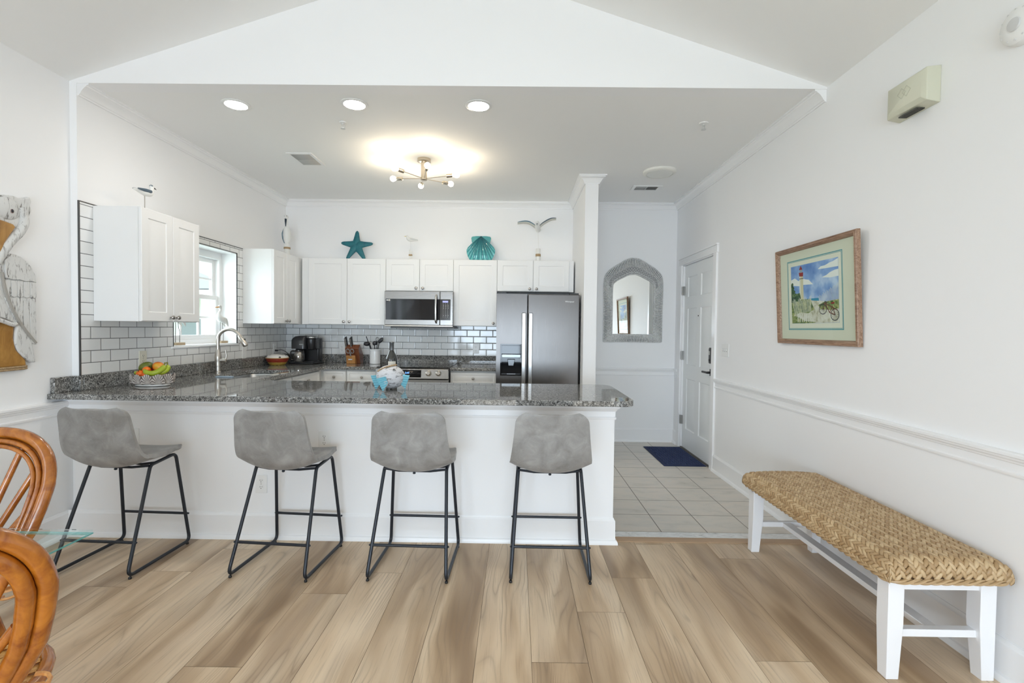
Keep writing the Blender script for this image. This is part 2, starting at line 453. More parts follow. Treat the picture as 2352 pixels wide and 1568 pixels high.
# left walls; window opening y 4.0-4.915, z 1.185-2.085
b = B(); b.box(XLL-T, XLL, YR, -1.75, 0, ZE+.05).box(XLL-T, XLL, -1.75, .55, 0, .75).box(XLL-T, XLL, -1.75, .55, 2.15, ZE+.05).box(XLL-T, XLL, .55, YH, 0, ZE+.05)
struct(b.build('wall_left', WHITE))
b = B(); b.box(XL-.22, XL, YH, 4.0, 0, ZC).box(XL-.22, XL, 4.915, YB+T, 0, ZC).box(XL-.22, XL, 4.0, 4.915, 0, 1.185).box(XL-.22, XL, 4.0, 4.915, 2.085, ZC)
struct(b.build('wall_left_kitchen', WHITE))
struct(B().box(XL, XR+T, YB, YB+T, 0, ZC).build('wall_back', WHITE))
b = B(); b.box(XR, XR+T, YR, 4.83, 0, ZE+.05).box(XR, XR+T, 4.83, 5.755, 2.135, ZE+.05).box(XR, XR+T, 5.755, YB, 0, ZE+.05)
struct(b.build('wall_right', WHITE))
struct(B().box(.678, .808, 4.93, YB, 0, ZC).build('wall_partition', WHITE))
b = B(); b.prism([(XLL, ZC), (XR, ZC), (XR, ZE), (XM, ZRG), (XLL, ZE)], YH, YH+.12, 'XZ')
struct(b.build('wall_gable', WHITE))
b = B(); b.box(XLL-T, -2.05, YR-T, YR, 0, ZE+.05).box(1.25, XR+T, YR-T, YR, 0, ZE+.05).box(-2.05, 1.25, YR-T, YR, 2.25, ZE+.05)
b.prism([(XLL-T, ZE+.05), (XR+T, ZE+.05), (XM, ZRG+.1)], YR-T, YR, 'XZ')
struct(b.build('wall_rear', WHITE))
struct(B().box(XL, .634, 3.10, 3.20, 0, ZT-.036).build('wall_peninsula', WHITE))
struct(B().box(XL-T, XR+T, YH+.12, YB+T, ZC, ZC+.1).build('ceiling_kitchen', CEIL))
ze = lambda x: ZE + SL*((x-XLL) if x < XM else (XR-x))
b = B()
b.prism([(XLL-.05, ze(XLL-.05)), (XM, ZRG), (XR+.05, ze(XR+.05)), (XR+.05, ze(XR+.05)+.12), (XM, ZRG+.12), (XLL-.05, ze(XLL-.05)+.12)], YR-.1, YH+.12, 'XZ')
struct(b.build('ceiling', CEIL))

# mouldings
CROWN = [(0, -.076), (.010, -.076), (.012, -.068), (.019, -.064), (.022, -.056), (.036, -.036), (.050, -.022), (.058, -.019), (.060, -.012), (.072, -.010), (.072, 0), (0, 0)]
struct(B().sweep([(.678, YB), (XL, YB), (XL, YH+.005)], CROWN, ZC).build('trim_3', TRIM, smooth=30))
struct(B().sweep([(.808, YB), (.808, 4.93), (.678, 4.93), (.678, YB)], CROWN, ZC).build('trim_4', TRIM, smooth=30))
struct(B().sweep([(XR, YH+.005), (XR, YB), (.808, YB)], CROWN, ZC).build('trim_5', TRIM, smooth=30))
RAIL = [(0, .812), (.008, .812), (.011, .818), (.011, .826), (.005, .830), (.005, .862), (.012, .866), (.014, .874), (.022, .880), (.024, .888), (.030, .892), (.030, .903), (.024, .907), (0, .907)]
struct(B().sweep([(XR, YR), (XR, 4.755)], RAIL).build('trim_6', TRIM, smooth=30))
struct(B().sweep([(XR, 5.835), (XR, YB), (.808, YB)], RAIL).build('trim_7', TRIM, smooth=30))
struct(B().sweep([(XLL, 3.10), (XLL, YR)], [(a, c-.03) for a, c in RAIL]).build('trim_8', TRIM, smooth=30))
BASE = [(0, .165), (.004, .165), (.007, .155), (.013, .148), (.014, .030), (.022, .026), (.028, .014), (.029, 0), (0, 0)]
struct(B().sweep([(XR, YR), (XR, 4.755)], BASE).build('baseboard_right', TRIM, smooth=30))
struct(B().sweep([(XR, 5.835), (XR, YB), (.808, YB), (.808, 4.93), (.678, 4.93), (.678, 5.2)], BASE, .003).build('baseboard_back', TRIM, smooth=30))
struct(B().sweep([(.634, 3.25), (.634, 3.10), (XLL, 3.10), (XLL, YR)][::-1], [(-a, c) for a, c in BASE]).build('baseboard_peninsula', TRIM, smooth=30))
BART = [(0, .795), (.007, .795), (.010, .801), (.010, .809), (.004, .813), (.004, .846), (.010, .850), (.014, .858), (.026, .868), (.030, .880), (.036, .884), (.036, .889), (0, .889)]
struct(B().sweep([(XLL, 3.10), (.634, 3.10), (.634, 3.25)], [(-a, c) for a, c in BART]).build('trim_9', TRIM, smooth=30))

# backsplash tiling (thin tile skin) with dark edge strips
b = B(); X = XL+.008
for y0, y1, z0, z1 in [(3.141, 4.0, 1.027, 1.343), (3.285, 4.0, 1.343, 2.147), (4.0, 4.915, 1.027, 1.185), (4.0, 4.915, 2.085, 2.147), (4.915, 5.05, 1.027, 2.147), (5.05, YB, 1.027, 1.40)]:
    b.box(XL, X, y0, y1, z0, z1)
struct(b.build('wall_left_tiles', TILE_L, smooth=0))
struct(B().box(XL, X, 3.141, 3.285, 1.343, 2.147).build('wall_left_tiles', TILE_S, smooth=0))
struct(B().box(X, .0-.2, YB-.008, YB, 1.027, 1.80).build('wall_back_tiles', TILE_B, smooth=0))
b = B(); e = .007
b.box(XL, X+.002, 3.135, 3.135+e, 1.027, 2.147).box(XL, X+.002, 3.135, 5.05+e, 2.1472, 2.147+e).box(XL, X+.002, 5.05, 5.05+e, 1.39, 2.147)
b.box(XL-.002, X+.0025, 4.0-e, 4.915+e, 2.0852, 2.085+e).box(XL-.002, X+.0025, 4.915, 4.915+e, 1.185, 2.085).box(XL-.002, X+.0025, 4.0-e, 4.0, 1.185, 2.085)
struct(b.build('trim_10', plain('tile_edge_strip', (.10, .10, .10), .35, .6)))

# kitchen window: frame, sashes, muntins, glass, sill
w = thing('window_1', 'white double-hung kitchen window in a tiled recess', 'window', (XL-.18, 4.4575, 1.185)); w['kind'] = 'structure'
y0, y1, z0, z1 = 4.0, 4.915, 1.185, 2.085; xo = XL-.20
b = B(w.location)
fr = .045
b.frame('YZ', y0+.001, y1-.001, z0+.001, z1-.001, fr, xo-.03, xo+.06, .045, .07)
b.build('window_frame', TRIM, w, bevel=.003)
def sash(name, xa, xb, ya, yb, za, zb, mz):
    b = B(w.location); s = .042
    b.frame('YZ', ya, yb, za, zb, s, xa, xb)
    sh = b.build(name, TRIM, w, bevel=.003)
    b = B(w.location); xm = (xa+xb)/2
    for i in (1, 2): yy = ya+s+(yb-ya-2*s)*i/3; b.box(xm-.009, xm+.009, yy-.009, yy+.009, za+s, zb-s)
    b.box(xm-.008, xm+.008, ya+s, yb-s, mz-.009, mz+.009)
    b.build('muntins', TRIM, sh)
    b = B(w.location); b.box(xm-.002, xm+.002, ya+s, yb-s, za+s, zb-s); b.build('window_pane', GLASSPANE, sh)
GLASSPANE = m_thin_glass('window_glass', (.97, 1, .99), .05)
sash('upper_sash', xo-.02, xo+.012, y0+fr, y1-fr, 1.615, z1-.07, 1.815)
sash('lower_sash', xo+.014, xo+.046, y0+fr, y1-fr, z0+.045, 1.655, 1.44)
B(w.location).box(XL-.145, XL+.018, y0-.03, y1+.025, z0-.02, z0).build('window_sill', TRIM, w, bevel=.007)
# lining of the recess
b = B(w.location); b.frame('YZ', y0+.0005, y1-.0005, z0+.0005, z1-.0005, .004, XL-.14, XL+.004)
b.build('window_jamb', TRIM, w)

# windows behind the camera
w = thing('window_2', 'sliding glass doors in the rear wall of the living room', 'window', (-.4, YR, 0)); w['kind'] = 'structure'
b = B(w.location); b.box(-2.05, 1.25, YR-.1, YR, 2.17, 2.25).box(-2.05, 1.25, YR-.1, YR, 0, .06)
for x in (-2.05, -.98, .12, 1.17): b.box(x, x+.08, YR-.1, YR, .06, 2.17)
b.build('window_frame', TRIM, w)
w = thing('window_3', 'side window of the living room', 'window', (XLL, -.6, .75)); w['kind'] = 'structure'
b = B(w.location); b.box(XLL-.12, XLL, -1.75, .55, .75, .82).box(XLL-.12, XLL, -1.75, .55, 2.08, 2.15).box(XLL-.12, XLL, -.64, -.56, .82, 2.08).box(XLL-.12, XLL, -1.75, -1.68, .82, 2.08).box(XLL-.12, XLL, .48, .55, .82, 2.08)
b.build('window_frame', TRIM, w)

# entry door in the right wall
d = thing('door_1', 'white six-panel entry door with black keypad lock and lever', 'door', (XR, 5.29, 0)); d['kind'] = 'structure'
dy0, dy1, dz1 = 4.845, 5.735, 2.115; XF = XR+.022       # face of the slab
b = B(d.location); yc = (dy0+dy1)/2
M = Matrix.Translation((XF, yc, 0)) @ Matrix.Rotation(-PI/2, 4, 'Z')          # local x -> -y, local -y face -> -x
M = Matrix(((0, 1, 0, XF), (-1, 0, 0, yc), (0, 0, 1, 0), (0, 0, 0, 1)))
b.xf = M; hw = (dy1-dy0)/2
# slab as stiles, rails and six raised panels
px = [(-hw+.11, -.055), (.055, hw-.11)]; pz = [(.24, .82), (.98, 1.62), (1.75, 1.98)]
def bar(x0, x1, z0, z1): b.box(x0, x1, 0, .04, z0, z1)
bar(-hw, -hw+.11, .012, dz1); bar(hw-.11, hw, .012, dz1); [bar(-.055, .055, a_, c_) for a_, c_ in ((.24, .82), (.98, 1.62), (1.75, 1.98))]
for z0, z1 in ((.012, .24), (.82, .98), (1.62, 1.75), (1.98, dz1)): bar(-hw+.11, hw-.11, z0, z1)
for x0, x1 in px:
    for z0, z1 in pz:
        rc = lambda i, y: [(x0+i, y, z0+i), (x1-i, y, z0+i), (x1-i, y, z1-i), (x0+i, y, z1-i)]
        b.rings([rc(0, .035), rc(0, .0), rc(.008, .010), rc(.02, .010), rc(.045, .002)], True, True)
DOORM = m_paint('door_paint', (.84, .86, .86), .4, .02)
b.build('door_slab', DOORM, d)
cs = [(0, 0), (0, .016), (.012, .018), (.02, .014), (.055, .014), (.062, .02), (.075, .02), (.078, 0)]
b = B(d.location)
b.box(XR-.018, XR+.001, 4.755, 4.83, 0, 2.1275); b.box(XR-.018, XR+.001, 5.755, 5.835, 0, 2.1275)
b.box(XR-.018, XR+.001, 4.74, 5.85, 2.128, 2.198); b.box(XR-.026, XR+.001, 4.735, 5.855, 2.1985, 2.215)
for i in range(4): b.box(XR-.022, XR-.017, 4.755, 5.835, 2.142+i*.015, 2.147+i*.015)
b.box(XR+.0015, XR+.07, 4.8305, 4.845, 0, 2.117); b.box(XR+.0015, XR+.07, 5.735, 5.7545, 0, 2.117); b.box(XR+.0015, XR+.07, 4.8305, 5.7545, 2.118, 2.1345)
b.build('door_casing', TRIM, d, bevel=.002)
B(d.location).box(XR-.0, XR+.12, 4.845, 5.735, .003, .014).build('door_threshold', plain('dark_bronze', (.07, .055, .045), .4, .6), d)
B(d.location).box(XR+.064, XR+.11, 4.83, 5.755, 0, 2.13).build('door_backing', DARK, d)
for z in (1.83, 1.08, .33):
    b = B(d.location); b.box(XR-.0, XF, 5.715, 5.755, z-.05, z+.05); b.cyl((XR-.003, 5.737, z-.05), .007, .10, 10)
    b.build('hinge', plain('satin_hinge', (.35, .34, .32), .35, 1.), d)
b = B(d.location); b.box(XF-.028, XF+.001, 4.865, 4.93, 1.04, 1.20); kp = b.build('keypad_lock', plain('lock_black', (.03, .028, .028), .35), d, bevel=.012, seg=3)
b = B(d.location); b.box(XF-.030, XF-.027, 4.885, 4.912, 1.128, 1.165); b.build('lock_sticker', plain('sticker_grey', (.45, .45, .43), .5), kp)
b = B(d.location); b.cyl((XF-.034, 4.897, 1.075), .013, .008, 16, (1, 0, 0)); b.build('thumb_turn', plain('lock_dark', (.06, .06, .06), .3, .6), kp)
b = B(d.location); b.box(XF-.012, XF+.001, 4.865, 4.93, .915, .985)
b.cyl((XF-.05, 4.897, .95), .012, .045, 14, (1, 0, 0)); b.box(XF-.06, XF-.042, 4.885, 5.02, .940, .960)
b.build('door_handle', plain('lever_black', (.035, .033, .033), .35, .4), d, bevel=.004)
b = B(d.location); b.cyl((XF-.004, 5.29, 1.53), .007, .006, 12, (1, 0, 0)); b.build('peephole', DARK, d)

# outside: lawn, neighbouring house, hedge and a parked car seen through the kitchen window
GR = plain('lawn', (.32, .42, .22), .9)
o = B().box(-60, -3.4, -20, 70, -3.2, -3.0).build('ground_outside', GR); struct(o)
h = thing('house', 'white neighbouring house with grey roof beyond the kitchen window', 'house', (-17, 25, -3.0))
b = B(h.location); b.box(-21, -13, 22, 32, -3, 3.0); b.build('wall', plain('siding_white', (.78, .78, .76), .6), h)
b = B(h.location); b.prism([(-21.6, 3.0), (-12.4, 3.0), (-17, 5.0)], 21.6, 32.4, 'XZ'); b.build('roof', plain('roof_grey', (.42, .43, .45), .8), h)
for x in (-19.5, -17, -14.6):
    for z in (-1.6, 1.0):
        fr_ = B(h.location).box(x-.5, x+.5, 21.93, 22, z-.65, z+.65).build('window', plain('shutter_grey', (.30, .33, .36), .5), h)
for y in (23.5, 26, 28.5):
    for z in (-1.6, 1.0):
        B(h.location).box(-13, -12.93, y-.5, y+.5, z-.65, z+.65).build('window', plain('shutter_grey', (.30, .33, .36), .5), h)
b = B(h.location)
for x in (-18.5, -16, -13.2): b.box(x-.12, x+.12, 20.6, 20.84, -3, 2.6)
b.build('porch_columns', plain('siding_white', (.78, .78, .76), .6), h)
B(h.location).box(-19, -12.8, 20.4, 22, 2.6, 2.85).build('porch_roof', plain('siding_white', (.78, .78, .76), .6), h)
b = B((-26, 44, -3)); rr = random.Random(3)
for i in range(26): b.ball((-26+rr.uniform(-11, 11), 44+rr.uniform(-2, 2), -3+rr.uniform(1.5, 7)), (rr.uniform(1.5, 3), 2, rr.uniform(1.3, 2.6)), n=10, m=6)
tag(b.build('trees', plain('foliage', (.30, .40, .25), .9)), 'pale green trees on the skyline outside the window', 'trees', kind='stuff')
c = thing('car', 'dark blue car parked outside below the kitchen window', 'car', (-9.8, 15.2, -3.0))
b = B(c.location); b.prism([(-12.0, -2.6), (-7.6, -2.6), (-7.55, -2.1), (-8.4, -1.9), (-9.1, -1.45), (-10.9, -1.45), (-11.7, -1.95), (-12.05, -2.1)], 14.3, 16.1, 'XZ')
b.build('body', plain('car_blue', (.05, .07, .12), .25), c, bevel=.08)
for x in (-11.2, -8.4):
    for y in (14.3, 15.88): B(c.location).cyl((x, y, -2.67), .33, .22, 20, (0, 1, 0)).build('wheel', BLACK, c)
# ------------------------------------------------------------------ kitchen
def worktop(name, outer, holes, label):
    bm = bmesh.new(); es = []
    for loop in [outer] + holes:
        vs = [bm.verts.new((x, y, ZT)) for x, y in loop]
        es += [bm.edges.new((vs[i], vs[(i+1) % len(vs)])) for i in range(len(vs))]
    r = bmesh.ops.triangle_fill(bm, use_beauty=True, use_dissolve=False, edges=es)
    fs = [f for f in bm.faces]
    bmesh.ops.dissolve_limit(bm, angle_limit=R(1), verts=bm.verts, edges=[])
    ex = bmesh.ops.extrude_face_region(bm, geom=list(bm.faces))
    for v in [g for g in ex['geom'] if isinstance(g, bmesh.types.BMVert)]: v.co.z -= .034
    bmesh.ops.recalc_face_normals(bm, faces=bm.faces)
    me = bpy.data.meshes.new(name); bm.to_mesh(me); bm.free(); me.materials.append(GRANITE)
    me.polygons.foreach_set('use_smooth', [True]*len(me.polygons)); me.set_sharp_from_angle(angle=R(35))
    o = bpy.data.objects.new(name, me); COL.objects.link(o)
    md = o.modifiers.new('bevel', 'BEVEL'); md.width = .009; md.segments = 4; md.limit_method = 'ANGLE'; md.angle_limit = R(50)
    tag(o, label, 'worktop'); return o
def rrect(x0, x1, y0, y1, r, n=5):
    out = []
    for cx, cy, a in ((x1-r, y1-r, 0), (x0+r, y1-r, 90), (x0+r, y0+r, 180), (x1-r, y0+r, 270)):
        for k in range(n+1): t = R(a+90*k/n); out.append((cx+r*math.cos(t), cy+r*math.sin(t)))
    return out
outer = [(XLL, 2.965), (.60, 2.965)] + [(p.x, p.y) for p in fillet([(.55, 2.965, 0), (.735, 2.965, 0), (.745, 3.6, 0)], .09, 6)[1:-1]] + \
        [(p.x, p.y) for p in fillet([(.74, 3.3, 0), (.745, 3.88, 0), (.3, 3.88, 0)], .12, 6)[1:-1]] + [(p.x, p.y) for p in fillet([(0, 3.88, 0), (-2.10, 3.88, 0), (-2.10, 5, 0)], .05, 4)[1:-1]] + \
        [(p.x, p.y) for p in fillet([(-2.10, 5, 0), (-2.10, 5.335, 0), (-1.8, 5.335, 0)], .05, 4)[1:-1]] + [(-1.51, 5.335), (-1.51, YB), (XL, YB), (XL, 3.1365), (XLL, 3.1365)]
hole = rrect(-2.59, -2.20, 4.03, 4.79, .06)
wt = worktop('worktop', outer, [hole], 'long grey speckled granite worktop running from the breakfast bar round the sink to the corner')
X = XL+.008
B().box(XL, X+.02, 3.14, YB, ZT, 1.027).build('upstand', GRANITE, wt, bevel=.003)
B().box(XLL, XLL+.028, 2.985, 3.136, ZT, 1.027).build('upstand', GRANITE, wt, bevel=.003)
B().box(XLL+.02, XL+.028, 3.112, 3.1365, ZT, 1.0268).build('upstand', GRANITE, wt, bevel=.003)
B().box(X+.02, -.20, YB-.030, YB, ZT, 1.027).build('upstand', GRANITE, wt, bevel=.003)
wt2 = worktop('worktop', [(-.72, 5.335), (-.205, 5.335), (-.205, YB-.031), (-.72, YB-.031)], [], 'short grey granite worktop between the range and the refrigerator')

# sink and faucet
b = B(); z = ZT-.034
hp = lambda i, zz, r: [(x, y, zz) for x, y in rrect(-2.60+i, -2.19-i, 4.02+i, 4.80-i, r)]
b.rings([hp(-.012, z, .07), hp(.0, z, .06), hp(.006, z-.01, .06), hp(.012, z-.17, .06), hp(.05, z-.185, .04)], False, True)
sk = tag(b.build('sink', m_steel('sink_steel', (.55, .55, .55), .3, 1)), 'undermounted stainless steel sink let into the granite under the window', 'sink')
b = B(); b.lathe([(.04, 0), (.035, .004), (.012, .002)], (-2.40, 4.4, z-.184), 20); b.build('drain', CHROME, sk)
f = thing('faucet', 'brushed nickel gooseneck kitchen faucet with pull-down head behind the sink', 'faucet', (-2.715, 4.44, ZT))
b = B(); b.lathe([(.027, 0), (.027, .005), (.024, .008), (.0225, .02), (.0225, .06), (.0245, .062), (.0245, .066), (.0235, .07), (.0265, .115), (.028, .14), (.0275, .145), (.0275, .150), (.027, .152), (.024, .185), (.018, .205), (.016, .215)], n=24)
b.build('faucet_body', NICKEL, f)
b = B(); pts = [(0, 0, .2), (0, 0, .26)] + [(.098-.098*math.cos(t), 0, .30+.098*math.sin(t)) for t in [PI*k/14 for k in range(0, 13)]]
pts = [(x*1.05, y, z_) for x, y, z_ in pts]
b.tube(catmull(pts, 2), .0145, 14); b.build('spout', NICKEL, f)
e = Vector(pts[-1]); dv = (Vector(pts[-1])-Vector(pts[-2])).normalized()
b = B(); b.lathe([(.0155, 0), (.018, .004), (.0175, .010), (.0185, .012), (.0225, .06), (.0245, .105), (.020, .112)], e, 20, dv); sh = b.build('spray_head', NICKEL, f)
b = B(); b.ball(e+dv*.055+Vector((.02, 0, .006)), (.006, .008, .016), n=10, m=6); b.build('spray_button', BLACK, sh)
b = B(); b.lathe([(.016, -.0), (.018, .02), (.018, .045), (.012, .052)], (.018, -.0, .115), 16, (1, .3, 0)); b.tube([(.062, .015, .118), (.066, .018, .16), (.058, .018, .21)], [.007, .009, .007], 10)
b.build('faucet_lever', NICKEL, f)
tag(B((-2.44, 4.05, ZT-.06)).box(-2.50, -2.36, 4.045, 4.085, ZT-.012, ZT+.010).box(-2.42, -2.36, 4.04, 4.075, ZT-.07, ZT-.01).build('dish_cloth', plain('blue_grey_cloth', (.25, .31, .37), .9), bevel=.006), 'small blue-grey dish cloth hung over the near rim of the sink', 'cloth')

# cabinets
def knob(par, x, y, z, d=(0, -1, 0), org=(0, 0, 0)):
    b = B(org); b.lathe([(.006, 0), (.005, .010), (.006, .013), (.014, .017), (.0155, .022), (.013, .027), (.006, .030)], (x, y, z), 18, d); return b.build('knob', KNOBM, par)
def upper(label, x0, x1, yf, yb, z0, z1, doors, knobs, group='white raised-panel wall cabinets', face='-Y', carc=None, leafsplit=None):
    """doors: list of (x0,x1); knobs: list of x,z. Built facing -Y, then mapped to the wall it hangs on"""
    r = thing('wall_cabinet', label, 'cabinet', (0, 0, 0), 0, group)
    if face == '-Y':
        r.location = ((x0+x1)/2, yf, z0); M = Matrix()
    else:                                     # faces +X: local x -> world y, local y(depth) -> -x
        M = Matrix(((0, -1, 0, 0), (1, 0, 0, 0), (0, 0, 1, 0), (0, 0, 0, 1)))
        r.location = M @ Vector(((x0+x1)/2, yf, z0))
    def nb(): b = B(r.location); b.xf = M; return b
    nb().box(carc[0] if carc else x0, carc[1] if carc else x1, yf+.021, yb, z0, z1).build('cabinet_body', CAB, r, bevel=.001)
    ds = []
    for (a, c) in doors:
        b = nb(); b.panel_door(a+.0015, c-.0015, z0+.002, z1-.002, yf, .0195); ds.append(b.build('cabinet_door', CAB, r))
    for k, (x, z) in enumerate(knobs):
        if x is None: continue
        b = nb(); b.lathe([(.006, 0), (.005, .010), (.006, .013), (.014, .017), (.0155, .022), (.013, .027), (.006, .030)], (x, yf, z), 18, (0, -1, 0)); b.build('knob', KNOBM, ds[k])
    return r
ZB, ZTP = 1.39, 2.155; YF = 5.65
upper('white two-door wall cabinet left of the microwave, below the blue starfish', -2.405, -1.507, YF, YB-.009, ZB, ZTP, [(-2.405, -1.957), (-1.957, -1.507)], [(-1.99, ZB+.035), (-1.925, ZB+.035)], carc=(-2.485, -1.507))
upper('short white two-door wall cabinet directly above the microwave', -1.507, -.727, YF, YB-.009, 1.785, ZTP, [(-1.507, -1.119), (-1.119, -.727)], [(-1.155, 1.82), (-1.078, 1.82)])
upper('tall single-door white wall cabinet between microwave and refrigerator, below the turquoise shell', -.727, -.223, YF, YB-.009, ZB, ZTP, [(-.727, -.223)], [(-.262, ZB+.035)])
upper('short white two-door wall cabinet above the refrigerator', -.223, .606, YF, YB-.009, 1.795, ZTP, [(-.223, .192), (.192, .606)], [(.153, 1.825), (.232, 1.825)], carc=(-.223, .66))
# on the left wall: local x = world y, local depth = -world x ; face at world x = -2.49
upper('white two-door wall cabinet nearest the camera on the left wall, beside the window', 3.24, 3.838, 2.49, 2.811, 1.383, 2.145, [(3.24, 3.541), (3.541, 3.838)], [(3.512, 1.415), (3.572, 1.415)], face='+X')
upper('white two-door corner wall cabinet on the left wall right of the window', 5.02, 5.62, 2.49, 2.811, 1.388, 2.155, [(5.02, 5.302), (5.302, 5.585)], [(5.275, 1.42), (5.33, 1.42)], face='+X', carc=(5.02, 5.97))

def base_unit(label, x0, x1, yf, yb, face='-Y', knobs=None, split=True, group='white base cabinets under the worktop', halves=None, sinkbase=False):
    r = thing('base_cabinet', label, 'cabinet', (0, 0, 0), 0, group); M = Matrix()
    r.location = ((x0+x1)/2, yf, .004)
    if face == '+X': M = Matrix(((0, -1, 0, 0), (1, 0, 0, 0), (0, 0, 1, 0), (0, 0, 0, 1))); r.location = M @ Vector(((x0+x1)/2, yf, .004))
    if face == '+Y': M = Matrix(((-1, 0, 0, 0), (0, -1, 0, 0), (0, 0, 1, 0), (0, 0, 0, 1))); r.location = M @ Vector(((x0+x1)/2, yf, .004))
    def nb(): b = B(r.location); b.xf = M; return b
    (nb().box(x0, x1, yf+.021, yf+.04, .10, ZT-.035).box(x0, x1, yf+.04, yb, .10, .66) if sinkbase else nb().box(x0, x1, yf+.021, yb, .10, ZT-.035)).box(x0, x1, yf+.07, yb, .004, .10).build('cabinet_body', CAB, r)
    for (a, c) in (halves or [(x0, x1)]):
        b = nb(); b.panel_door(a+.003, c-.003, ZT-.185, ZT-.05, yf, .0195, .028, g=.6); dr = b.build('drawer', CAB, r)
        b = nb(); b.lathe([(.006, 0), (.005, .010), (.006, .013), (.014, .017), (.0155, .022), (.013, .027), (.006, .030)], ((a+c)/2, yf, ZT-.118), 18, (0, -1, 0)); b.build('knob', KNOBM, dr)
        b = nb(); b.panel_door(a+.003, c-.003, .115, ZT-.19, yf, .0195); dd = b.build('cabinet_door', CAB, r)
        b = nb(); b.lathe([(.006, 0), (.005, .010), (.006, .013), (.014, .017), (.0155, .022), (.013, .027), (.006, .030)], (c-.04, yf, ZT-.23), 18, (0, -1, 0)); b.build('knob', KNOBM, dd)
    return r
base_unit('white drawer base cabinet between the range and the refrigerator', -.718, -.207, 5.365, YB-.04)
base_unit('white drawer base cabinet to the left of the range, under the knife block', -1.86, -1.515, 5.365, YB-.04)
base_unit('white corner base cabinet below the coffee maker', -2.150, -1.865, 5.365, YB-.04, halves=[(-2.122, -1.865)])
base_unit('white sink base cabinet on the left wall', 3.95, 5.384, 2.13, 2.80, '+X', halves=[(3.95, 4.64), (4.66, 5.30)], sinkbase=True)
base_unit('white base cabinet under the breakfast bar worktop, facing the kitchen', -.60, 2.05, -3.85, -3.205, '+Y', halves=[(-.60, .28), (.28, 1.16), (1.16, 2.05)])

# microwave
m = thing('microwave', 'stainless over-the-range microwave with black glass door', 'microwave', (-1.11, 5.56, 1.37)); o = m.location
x0, x1, z0, z1 = -1.497, -.717, 1.395, 1.778; xs = -.865
b = B(o); b.box(x0+.005, x1-.005, 5.585, YB-.01, z0-.02, z1).build('microwave_body', plain('microwave_case', (.10, .10, .10), .4, .5), m)
B(o).box(x0, xs-.0015, 5.56, 5.584, z0, z1).build('microwave_door', STEEL, m, bevel=.004)
B(o).box(xs+.0015, x1, 5.56, 5.584, z0, z1).build('control_panel', STEEL, m, bevel=.004)
md = [x for x in bpy.data.objects if x.parent == m]
dr = [x for x in md if x.name.startswith('microwave_door')][0]; cp_ = [x for x in md if x.name.startswith('control_panel')][0]
B(o).box(x0+.014, xs-.0015, 5.557, 5.5605, z0+.058, z1-.088).build('door_glass', BLKGLASS, dr)
B(o).box(xs+.0015, x1-.028, 5.557, 5.5605, z0+.058, z1-.088).build('keypad_glass', plain('keypad_black', (.035, .033, .032), .12), cp_)
b = B(o); b.tube(fillet([(-.905, 5.562, z0+.03), (-.905, 5.515, z0+.045), (-.905, 5.508, (z0+z1)/2), (-.905, 5.515, z1-.062), (-.905, 5.562, z1-.045)], .02, 4), .0125, 12); b.build('microwave_handle', m_steel('handle_steel', (.66, .65, .63), .2, 2), dr)
B(o).box(-.835, -.772, 5.5555, 5.558, z1-.125, z1-.105).build('clock_display', m_emit('display_lilac', (.42, .45, .85), .9), cp_)
b = B(o)
for r_ in range(10):
    for c_ in range(3):
        xx = -.832+c_*.026; zz = z1-.142-r_*.0165
        b.box(xx, xx+(.012 if r_ in (1, 2, 3, 8) else .006), 5.5562, 5.558, zz, zz+.005)
b.build('buttons', plain('button_print', (.65, .65, .63), .5), cp_)
B(o).box(x0+.022, x0+.045, 5.5562, 5.558, z1-.108, z1-.098).build('sticker', PLASTW, dr)
B(o).cyl((x0+.057, 5.558, z1-.103), .010, .002, 14, (0, -1, 0)).build('sticker', plain('sticker_tan', (.6, .55, .5), .5), dr)
b = B(o); b.box(x0, x1, 5.565, 5.60, z0-.018, z0-.001); b.build('bottom_trim', m_steel('trim_bronze_steel', (.42, .38, .33), .3, 0), m, bevel=.003)
b = B(o); b.box(x0+.06, x1+.012, 5.60, YB-.02, z0-.040, z0-.02); b.build('vent_underside', plain('vent_grey', (.16, .16, .16), .5, .5), m, bevel=.004)

# range
rg = thing('range', 'stainless slide-in electric range with black glass cooktop', 'range', (-1.115, 5.28, .004)); o = rg.location
B(o).box(-1.505, -.724, 5.31, YB-.035, .06, ZT-.012).build('range_body', plain('range_side', (.08, .08, .08), .4, .6), rg)
B(o).box(-1.508, -.721, 5.30, YB-.034, ZT-.012, ZT+.006).build('cooktop', BLKGLASS, rg, bevel=.002)
b = B(o); b.prism([(5.31, ZT+.004), (5.262, ZT-.012), (5.245, ZT-.115), (5.31, ZT-.115)], -1.508, -.721, 'YZ'); cpn = b.build('range_panel', m_steel('range_steel', (.32, .31, .30), .25, 0), rg, bevel=.003)
tl = math.atan2(.017, .103)
B(o).xf
def on_panel(x, s): return Vector((x, 5.262-.017*s-.002, ZT-.012-.103*s))
b = B(o); b.add([on_panel(-1.30, .08), on_panel(-1.015, .08), on_panel(-1.015, .86), on_panel(-1.30, .86)], [(0, 1, 2, 3)]); b.build('oven_display', BLKGLASS, cpn, solid=.001)
Mt = Matrix.Translation(on_panel(-1.165, .4)-Vector(o)+Vector((0, -.002, 0))) @ Matrix.Rotation(PI/2-tl, 4, 'X')
text('clock_digits', '2:47', .026, m_emit('digits_blue', (.12, .3, 1), 3.), cpn, Mt)
